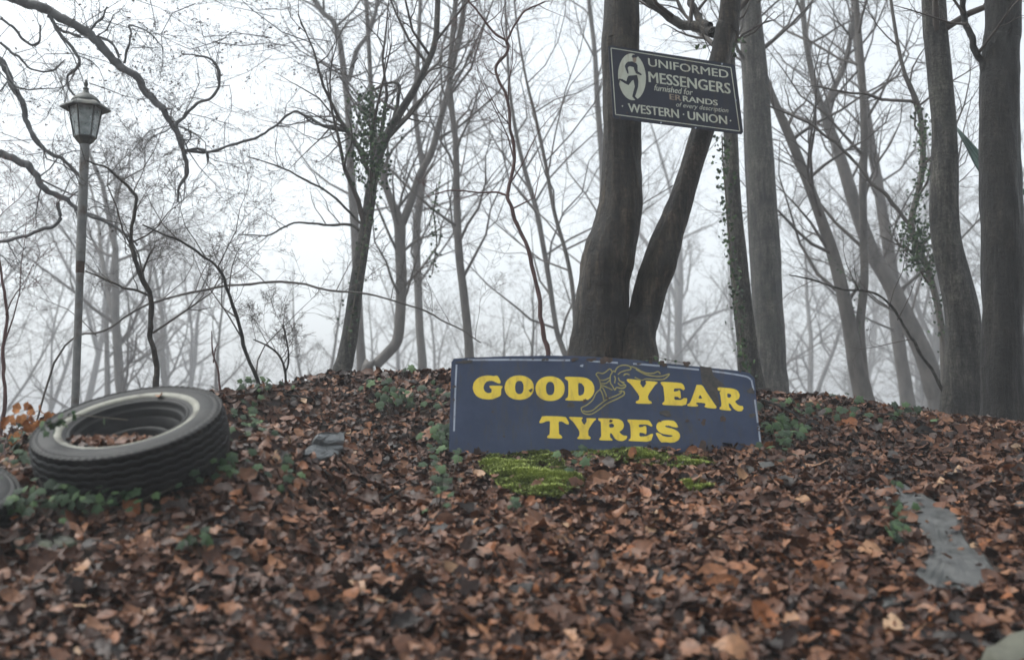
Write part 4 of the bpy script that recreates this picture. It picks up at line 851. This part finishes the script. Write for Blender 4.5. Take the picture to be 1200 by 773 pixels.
# ------------------------------------------------------------------ fallen leaves
def leaf_templates(n, seed):
    """crumpled ovate leaves: rows of (left, mid, right); unit length 1 along +y"""
    rg = np.random.default_rng(seed); T = []
    rows = 6
    for k in range(n):
        wd = rg.uniform(.26, .40); curl = rg.normal(.1, .95); fold = rg.normal(0, .45); twist = rg.normal(0, .5); lob = rg.random() < .45
        V = []
        for i in range(rows):
            t = i / (rows - 1); w = wd * (math.sin(math.pi * min(1, t * .94 + .05)) ** .75)
            if lob: w *= 1.15 if i % 2 else .78
            a = curl * (t - .5); r = 1 / max(abs(curl), .05); 
            y = r * math.sin(abs(curl) * (t - .5)); z = math.copysign(r * (1 - math.cos(curl * (t - .5))), curl)
            tw = twist * (t - .5); jit = rg.normal(0, .035, 6)
            for sgn, jj in ((-1, 0), (0, 2), (1, 4)):
                x = sgn * w * (1 - .22 * abs(fold)); zz = abs(sgn) * w * fold * .8 + jit[jj] * (1.3 if sgn else .5)
                V.append((x * math.cos(tw) - zz * math.sin(tw) * .6, y + jit[jj + 1] * .5, z + x * math.sin(tw) + zz))
        T.append(np.array(V))
    Fq = []
    for i in range(rows - 1):
        for j in range(2): Fq.append((i * 3 + j, i * 3 + j + 1, i * 3 + j + 4, i * 3 + j + 3))
    return np.array(T), np.array(Fq)
TPL, LQ = leaf_templates(48, 1)
def in_poly(px, py, poly):
    c = np.zeros(len(px), bool); j = len(poly) - 1
    for i in range(len(poly)):
        xi, yi = poly[i]; xj, yj = poly[j]
        c ^= ((yi > py) != (yj > py)) & (px < (xj - xi) * (py - yi) / (yj - yi + 1e-12) + xi); j = i
    return c
rng = np.random.default_rng(11)
Nl = 170000
x = rng.uniform(-5.6, 5.6, Nl); y = rng.uniform(1.1, 7.0, Nl)
keep = (np.abs(x) < .62 * y + 1.1)
keep &= y < np.interp(x, cx_, cy_) + 1.0
for k, h in enumerate(HOLES):
    h = h.mean(0) + (h - h.mean(0)) * 1.02
    ins = in_poly(x, y, h); keep &= ~(ins & (rng.random(Nl) < (.91 if k < 5 else .5 if k < 7 else .72)))
keep &= (x - WC.x) ** 2 + (y - WC.y - .12) ** 2 > .2 ** 2
x, y = x[keep], y[keep]; n = len(x)
up = np.stack([-(ground(x + .05, y) - ground(x - .05, y)) / .1, -(ground(x, y + .05) - ground(x, y - .05)) / .1, np.ones(n)], 1)
nv = up + rng.normal(0, .46, (n, 3)); nv /= np.linalg.norm(nv, axis=1, keepdims=True)
az = rng.uniform(0, 2 * np.pi, n); ref = np.stack([np.cos(az), np.sin(az), np.zeros(n)], 1)
ty_ = ref - nv * (ref * nv).sum(1, keepdims=True); ty_ /= np.linalg.norm(ty_, axis=1, keepdims=True); tx_ = np.cross(ty_, nv)
size = np.clip(rng.lognormal(math.log(.041), .40, n), .016, .11)
lift = rng.random(n) ** 1.3 * .036 + .004
pos = np.stack([x, y, ground(x, y) + lift], 1)
# mixed shade patches: damp darker heaps and drier paler drifts
patch = .5 + .5 * np.sin(1.7 * x + .9 * y + 1) * np.sin(1.3 * y - 1.1 * x) 
val = np.clip(rng.beta(1.8, 2.0, n) * .95 + (patch - .5) * .16 + (rng.random(n) < .05) * .25, 0, 1)
tid = rng.integers(0, len(TPL), n)
# the 300 that show largest become single leaves
pc = pos - np.array(CAM); fwd = np.array([0, math.cos(PITCH), math.sin(PITCH)]); upv = np.array([0, -math.sin(PITCH), math.cos(PITCH)])
dz = pc @ fwd; su = 600 + F * pc[:, 0] / dz; sv = 386.5 - F * (pc @ upv) / dz
face = np.abs((nv * pc).sum(1)) / np.linalg.norm(pc, axis=1)
score = (size / dz) ** 2 * (face + .15) * np.where((su > 5) & (su < 1195) & (sv < 768) & (sv > 430) & (lift > .030), 1, 0)
big = np.argsort(-score)[:300]; single = np.zeros(n, bool); single[big] = True
Vv = TPL[tid] * size[:, None, None]
Wv = pos[:, None, :] + Vv[:, :, 0:1] * tx_[:, None, :] + Vv[:, :, 1:2] * ty_[:, None, :] + Vv[:, :, 2:3] * nv[:, None, :]
J = ~single; nj = int(J.sum()); kq = TPL.shape[1]
Q = (np.arange(nj) * kq)[:, None, None] + LQ[None]
litter = link('leaf_litter', np_mesh('leaf_litter', Wv[J].reshape(-1, 3), [Q.reshape(-1, 4)], True, np.repeat(val[J], kq)), M['litter'])
tag(litter, 'thick carpet of damp brown dead leaves covering the whole mound', kind='stuff')
lmesh = [np_mesh('leaf', t * .062, [LQ]) for t in TPL]
for me_ in lmesh: me_.materials.append(M['leaf'])
for i in big:
    o = bpy.data.objects.new('leaf', lmesh[tid[i]]); COL.objects.link(o); o.parent = litter
    s = size[i] / .062
    mt = Matrix(((tx_[i][0] * s, ty_[i][0] * s, nv[i][0] * s, pos[i][0]), (tx_[i][1] * s, ty_[i][1] * s, nv[i][1] * s, pos[i][1]), (tx_[i][2] * s, ty_[i][2] * s, nv[i][2] * s, pos[i][2]), (0, 0, 0, 1)))
    o.matrix_local = mt
# dead leaves heaped in the lower side of the rim
Mw = Matrix.Translation(WC) @ wh.rotation_quaternion.to_matrix().to_4x4()
inv = Mw.inverted(); dn = inv.to_3x3() @ Vector((0, 0, -1)); dn.z = 0; dn.normalize(); sd = Vector((-dn.y, dn.x, 0))
P_, Nn = [], []
for k in range(330):
    a = rng.uniform(-1.15, 1.15); r_ = rng.uniform(.10, .205) ; q = dn * (r_ * math.cos(a)) + sd * (r_ * math.sin(a))
    if q.dot(dn) < .03: continue
    q.z = .022 + .055 * min(1, max(0, q.dot(dn) - .03) / .12) * rng.uniform(.5, 1.15); P_.append(Mw @ q); Nn.append(Mw.to_3x3() @ Vector((rng.normal(0, .4), rng.normal(0, .4), 1)))
pile_o = P_[0].copy(); V = []; 
Vp = []; vals = []; 
for p, nn in zip(P_, Nn):
    nn = nn.normalized(); rf = Vector((rng.normal(), rng.normal(), rng.normal())); a = (rf - nn * rf.dot(nn)).normalized(); b_ = a.cross(nn); s = rng.uniform(.032, .055); t = TPL[rng.integers(0, 48)] * s
    Vp.append(np.array(p - pile_o)[None] + t[:, 0:1] * np.array(b_)[None] + t[:, 1:2] * np.array(a)[None] + t[:, 2:3] * np.array(nn)[None]); vals.append(np.clip(rng.beta(2, 2) + .06, 0, 1))
Q = (np.arange(len(Vp)) * kq)[:, None, None] + LQ[None]
pile = link('leaf_pile', np_mesh('leaf_pile', np.concatenate(Vp), [Q.reshape(-1, 4)], True, np.repeat(vals, kq)), M['litter'], None, pile_o)
tag(pile, 'heap of dead brown leaves lying inside the black rim of the whitewall wheel', 'leaf heap', kind='stuff')
p = Mw @ Vector((0, 0, 0)) - Mw.to_3x3() @ (dn * .215) ; 
o = link('fallen_leaf', lmesh[3].copy(), None, None, p + ax * .088); o.data.materials.clear(); o.data.materials.append(M['orange']); o.scale = (.55,) * 3; o.rotation_euler = (R(-20), 0, R(80)); tag(o, 'single tan leaf stuck on the far rim edge of the whitewall wheel', 'leaf')

# sticks on the leaves
def stick(a, b_, r, label, lift=.03):
    A, B_ = ground_at(*a), ground_at(*b_); P = []
    for i in range(6):
        t = i / 5; q = A.lerp(B_, t); P.append((q.x + rng.normal(0, .004), q.y + rng.normal(0, .004), gz(q.x, q.y) + lift + .01 * math.sin(3 * t)))
    o = tubes('stick', [(P, [r, r, r * .95, r * .85, r * .75, r * .5])], 6, M['bark_dark'], None, P[0]); o.location = P[0]; tag(o, label, 'stick')
stick((444, 598), (482, 578), .006, 'thin dark stick on the leaves left below the big navy sign')
stick((893, 478), (938, 500), .008, 'dark stick on the crest right of the big navy sign', .045)
stick((1005, 495), (1060, 500), .005, 'thin stick lying on the crest below the twin stemmed tree', .04)
stick((330, 470), (372, 478), .005, 'thin twig on the crest above the slate stone', .04)
stick((175, 601), (238, 584), .005, 'slender stick in front of the whitewall wheel', .05)

# ------------------------------------------------------------------ ivy
def ivy_leaf_mesh(seed):
    rg = random.Random(seed)
    ol = [(0, 0), (.22, -.10), (.52, .05), (.40, .28), (.62, .52), (.28, .60), (0, 1.0), (-.28, .60), (-.62, .52), (-.40, .28), (-.52, .05), (-.22, -.10)]
    V = [(x_ + rg.uniform(-.04, .04), y_ + rg.uniform(-.04, .04), -.18 * abs(x_) * rg.uniform(.5, 1.4) - .12 * y_ * y_) for x_, y_ in ol] + [(0, .35, .05)]
    return V, [(12, i, (i + 1) % 12) for i in range(12)]
ivm = []
for k in range(8):
    V, Fs = ivy_leaf_mesh(k); me_ = py_mesh('leaf', V, Fs, True); me_.materials.append(M['ivy']); ivm.append((me_, np.array(V)))
def ivy_patch(label, px, py, rx, ry, cnt, seed, size=(.024, .054), hgt=.07):
    rg = random.Random(seed); c = ground_at(px, py); root = empty('ivy_patch', c, label, 'ivy', 'ivy growing through the leaves on the mound')
    polys = []
    starts = [ground_at(px + rg.uniform(-.4, .4) * rx, py + rg.uniform(-.4, .4) * ry) for _ in range(max(2, cnt // 8))]
    cnt = int(cnt * 1.45)
    for k in range(cnt):
        g_ = ground_at(px + rg.gauss(0, .5) * rx, py + rg.gauss(0, .5) * ry); n_ = gnormal(g_.x, g_.y)
        p = g_ + Vector((0, 0, rg.uniform(.045, .045 + hgt))); 
        nr = (n_ * .7 + Vector((rg.gauss(0, .4), rg.gauss(-.45, .35), rg.gauss(.2, .2)))).normalized(); rf = Vector((rg.gauss(0, 1), rg.gauss(0, .4), -.6)); a = (rf - nr * rf.dot(nr)).normalized(); b_ = a.cross(nr)
        s = rg.uniform(*size) * (.78 if g_.y < 4 else 1)
        o = link('leaf', ivm[rg.randrange(8)][0], None, root)
        q = p - c; o.matrix_local = Matrix(((b_.x * s, a.x * s, nr.x * s, q.x), (b_.y * s, a.y * s, nr.y * s, q.y), (b_.z * s, a.z * s, nr.z * s, q.z), (0, 0, 0, 1)))
        s0 = min(starts, key=lambda w: (w - p).length); mid = s0.lerp(p, .5); mid.z = gz(mid.x, mid.y) + .02
        polys.append(([tuple(s0 + Vector((0, 0, .01))), tuple(mid), tuple(p)], [.0018, .0015, .001]))
    tubes('stem', polys, 3, M['vine'], root, c)
IV = [('ivy trailing out from under the right end of the whitewall wheel', 245, 568, 34, 20, 24), ('wide ivy patch below the front of the whitewall wheel', 92, 611, 75, 14, 40), ('ivy at the left edge below the cut off tyre', 22, 612, 34, 16, 20),
      ('ivy climbing between the cut off tyre and the whitewall wheel', 22, 532, 22, 22, 16), ('ivy strip on the bank just right of the whitewall wheel', 290, 508, 26, 26, 16), ('sparse ivy on the crest above the slate stone', 300, 468, 45, 6, 12),
      ('ivy carpet on the bank between slate stone and sign', 470, 482, 50, 24, 34), ('dense ivy at the lower left corner of the navy sign', 522, 528, 22, 24, 26), ('ivy trail running down the slope left below the navy sign', 518, 585, 20, 34, 20),
      ('thick dark ivy bush at the lower right corner of the navy sign', 922, 522, 32, 26, 46), ('low ivy on the crest right of the navy sign', 965, 492, 50, 10, 16), ('sparse ivy on the crest below the twin stemmed tree', 1050, 497, 40, 6, 10),
      ('dark ivy trail left of the large wet slab', 1052, 625, 16, 40, 18), ('few ivy leaves alone in the leaves at lower left', 240, 655, 22, 18, 7), ('small ivy sprig right below the mossy stone block', 604, 608, 16, 8, 5), ('small ivy sprig in the leaves under the slate stone', 330, 575, 22, 22, 8),
      ('few ivy leaves on the moss gap below the sign middle', 672, 555, 18, 10, 6)]
for k, a in enumerate(IV): ivy_patch(*a, seed=300 + k)

def climbing_ivy(label, P, cnt, spread, seed, size=(.018, .034), vr=.006, vine=True):
    """leaves in one mesh (each only a few pixels), on a vine"""
    rg = random.Random(seed); org = Vector(P[0]); V = []; Fs = []; A = []
    for k in range(cnt):
        p, r, d = along([tuple(q) for q in P], [0] * len(P), rg.random()); sp = spread(rg) if callable(spread) else spread
        p = p + Vector((rg.gauss(0, sp), rg.gauss(-.3 * sp, sp), rg.gauss(0, sp)))
        nr = Vector((rg.gauss(0, .7), rg.gauss(-.7, .5), rg.gauss(.2, .4))).normalized(); rf = Vector((rg.gauss(0, .6), rg.gauss(0, .3), -1)); a = (rf - nr * rf.dot(nr)).normalized(); b_ = a.cross(nr); s = rg.uniform(*size)
        t = ivm[rg.randrange(8)][1] * s; k0 = len(V) * 13
        V.append(np.array(p - org)[None] + t[:, 0:1] * np.array(b_)[None] + t[:, 1:2] * np.array(a)[None] + t[:, 2:3] * np.array(nr)[None])
        Fs += [(k0 + 12, k0 + i, k0 + (i + 1) % 12) for i in range(12)]; A += [rg.random()] * 13
    root = empty('climbing_ivy', org, label, 'ivy')
    o = link('leaves', np_mesh('leaves', np.concatenate(V), [np.array(Fs)], True, A), M['ivyj'], root); o['kind'] = 'stuff'
    if vine: tubes('vine', [([tuple(q) for q in P], [vr] * len(P))], 5, M['vine'], root, org)
climbing_ivy('bushy ivy clump high on the leaning tree left of centre', [at(438, 205, ym(7.5)), at(434, 175, ym(7.5)), at(433, 145, ym(7.5)), at(434, 118, ym(7.5))], 700, .085, 1)
climbing_ivy('thin ivy trail up the lower trunk of the leaning tree', [at(408, 400, ym(7.5)), at(420, 320, ym(7.5)), at(432, 245, ym(7.5)), at(440, 195, ym(7.5))], 90, .045, 2)
climbing_ivy('loose ivy strand hanging beside the Y shaped tree', [at(512, 215, ym(7.8)), at(508, 250, ym(7.8)), at(512, 285, ym(7.8)), at(506, 322, ym(7.8))], 60, .035, 3)
climbing_ivy('ivy column on the left side of the trunk behind the right sign end', [at(876, 445, ym(7.3)), at(868, 400, ym(7.3)), at(860, 330, ym(7.3)), at(853, 260, ym(7.3)), at(848, 200, ym(7.3)), at(846, 160, ym(7.3))], 270, .032, 4)
climbing_ivy('bushy ivy clump on the thin crooked tree left of the curving trunk', [at(1085, 312, ym(7.7)), at(1074, 288, ym(7.7)), at(1069, 262, ym(7.7))], 520, .085, 5)
climbing_ivy('ivy trail up the thin crooked tree under the top', [at(1068, 258, ym(7.7)), at(1080, 205, ym(7.7)), at(1081, 165, ym(7.7)), at(1076, 128, ym(7.7))], 220, .04, 6)
climbing_ivy('ivy down the lower part of the thin crooked tree', [at(1104, 400, ym(7.7)), at(1098, 355, ym(7.7)), at(1087, 318, ym(7.7))], 60, .04, 7)
climbing_ivy('ivy sprig beside the upper part of the forked right stem', [at(815, 55, 5.6), at(822, 48, 5.6), at(868, 60, ym(7.0)), at(868, 40, ym(7.0))], 26, .03, 8, vine=False)
climbing_ivy('faint ivy up the twin stemmed tree in the gap', [at(1008, 385, ym(8.9)), at(1003, 330, ym(8.9)), at(968, 300, ym(8.9))], 60, .04, 9, vine=False)
climbing_ivy('ivy sprig curling over the top edge of the navy sign', [at(756, 420, 5.0), at(768, 417, 5.0), at(776, 420, 5.0), at(800, 425, 5.02)], 8, .012, 10, (.012, .02), .0015)
climbing_ivy('ivy tendril reaching over the left rim of the whitewall wheel', [at(52, 500, 3.3), at(66, 492, 3.32), at(90, 486, 3.4), at(120, 489, 3.42), at(150, 492, 3.42)], 20, .012, 11, (.014, .026), .0018)

# orange leaved sprig left of the wheel
root = empty('beech_sprig', ground_at(8, 548), 'young sprig with orange dead leaves above the cut off tyre at the left edge', 'sprig')
o0 = root.location.copy(); lp = [(75,148),(140,165),(185,155),(220,180),(30,205),(60,200),(95,195),(145,195),(110,212),(170,218),(135,240),(75,272),(60,285),(95,268),(50,300),(195,210),(15,230),(120,140)]
A = o0.copy(); node = at(14, 498, 3.9); node2 = at(32, 492, 3.9)
polys = [([tuple(A), tuple(A.lerp(node, .5) + Vector((-.02, 0, 0))), tuple(node)], [.004, .003, .0025]), ([tuple(node), tuple(node.lerp(node2, .5)), tuple(node2)], [.0025, .002, .0018])]
for k, (a, b_) in enumerate(lp):
    p = at(.2586 * a, 440 + .2586 * b_, 3.9 + rng.uniform(-.08, .08)); s0 = node if a < 80 else node2
    polys.append(([tuple(s0), tuple(s0.lerp(p, .5) + Vector((0, 0, .01))), tuple(p)], [.0016, .0014, .001]))
    o = link('leaf', py_mesh('leaf', TPL[k % 48] * .05, [tuple(int(v) for v in f) for f in LQ], True), M['orange'], root, p - o0)
    o.rotation_euler = (R(90) + rng.normal(0, .5), rng.uniform(0, 6.28), rng.normal(0, .6))
tubes('stem', polys, 5, M['red_stem'], root, o0)

# ------------------------------------------------------------------ moss
def moss(label, px_poly, cnt, seed):
    rg = np.random.default_rng(seed); G = np.array([tuple(ground_at(*p))[:2] for p in px_poly]); lo, hi = G.min(0), G.max(0)
    P = rg.uniform(lo, hi, (cnt * 4, 2)); P = P[in_poly(P[:, 0], P[:, 1], G)]
    f = np.zeros(len(P))
    for sc_, am in ((9, .7), (19, .55), (40, .4)):
        for _ in range(5):
            th = rg.uniform(0, 6.28); f += am * .55 * np.sin(sc_ * rg.uniform(.7, 1.4) * (P[:, 0] * math.cos(th) + P[:, 1] * math.sin(th)) + rg.uniform(0, 6.28))
    cc = (lo + hi) / 2; ee = (((P - cc) / ((hi - lo) / 2)) ** 2).sum(1); f -= 1.5 * np.maximum(ee - .4, 0)
    k = f > rg.uniform(-1.5, 1.2, len(P)); P = P[k][:cnt]; f = f[k][:cnt]; n_ = len(P)
    z = ground(P[:, 0], P[:, 1]) + .022 + .012 * np.clip(f * .5 + .8, 0, 1.6)
    V = []; A = []
    for q in range(4):
        az_ = rg.uniform(0, 6.28, n_); h_ = rg.uniform(.005, .020, n_); w_ = rg.uniform(.003, .006, n_); dx, dy = np.cos(az_), np.sin(az_)
        b0 = np.stack([P[:, 0] - dy * w_, P[:, 1] + dx * w_, z], 1); b1 = np.stack([P[:, 0] + dy * w_, P[:, 1] - dx * w_, z], 1); t_ = np.stack([P[:, 0] + dx * h_ * 1.1, P[:, 1] + dy * h_ * 1.1, z + h_ * rg.uniform(.1, .9, n_)], 1)
        V.append(np.stack([b0, b1, t_], 1).reshape(-1, 3)); A.append(np.repeat(np.clip(.42 + .22 * f + rg.normal(0, .30, n_), 0, 1), 3))
    V = np.concatenate(V); c = V.mean(0)
    o = link('moss', np_mesh('moss', V - c, [np.arange(len(V)).reshape(-1, 3)], False, np.concatenate(A)), M['moss'], None, c); tag(o, label, 'moss', kind='stuff')
moss('bright green moss cushion on the stone below the left half of the navy sign', [(562, 552), (585, 535), (640, 532), (662, 550), (690, 575), (655, 592), (615, 590), (585, 578)], 24000, 1)
moss('strip of green moss along the foot of the navy sign', [(666, 530), (720, 529), (832, 540), (838, 552), (800, 556), (740, 551), (690, 548)], 11000, 2)
moss('small vivid moss tuft in the leaves right of the mossy strip', [(800, 574), (825, 572), (836, 580), (812, 586)], 2000, 3)

# ------------------------------------------------------------------ green cloth strap between the right trunks
def strap():
    pts = [(1118, 146, 7.05, .006), (1132, 166, 6.9, .05), (1150, 192, 6.75, .10), (1172, 210, 6.6, .085), (1195, 222, 6.5, .035), (1225, 243, 6.4, .014), (1270, 280, 6.3, .01)]
    V = []; nc = 13; org = at(1150, 190, 6.75); C = catmull([(*at(p[0], p[1], p[2]), p[3]) for p in pts], 6)
    for i, q in enumerate(C):
        for j in range(nc):
            t = j / (nc - 1) - .5; V.append(Vector((q[0] - .25 * t * q[3], q[1] + .35 * q[3] * math.sin(j * 1.9 + i * .05) * .5, q[2] - t * q[3] * 1.5)) - org)
    Fs = [(i * nc + j, i * nc + j + 1, i * nc + nc + j + 1, i * nc + nc + j) for i in range(len(C) - 1) for j in range(nc - 1)]
    o = link('cloth_strap', py_mesh('cloth_strap', V, Fs, True), M['cloth'], None, org); tag(o, 'dark green folded cloth strap stretched between the two right trunks', 'strap')
strap()

# ------------------------------------------------------------------ haze: even air round everything
bm = bmesh.new(); bmesh.ops.create_cube(bm, size=1)
for v in bm.verts: v.co = Vector((v.co.x * 410, v.co.y * 240 + 85, v.co.z * 44 + 14))
me = bpy.data.meshes.new('haze'); bm.to_mesh(me); bm.free()
m = bpy.data.materials.new('haze'); m.use_nodes = True; nt = m.node_tree; nt.nodes.clear()
ou = nt.nodes.new('ShaderNodeOutputMaterial'); pv = nt.nodes.new('ShaderNodeVolumePrincipled'); pv.inputs['Density'].default_value = FOG; pv.inputs['Color'].default_value = (.94, .965, 1, 1); pv.inputs['Anisotropy'].default_value = .1
nt.links.new(pv.outputs[0], ou.inputs['Volume'])
hz = link('haze', me, m); tag(hz, 'pale grey winter fog filling the wood', kind='stuff')
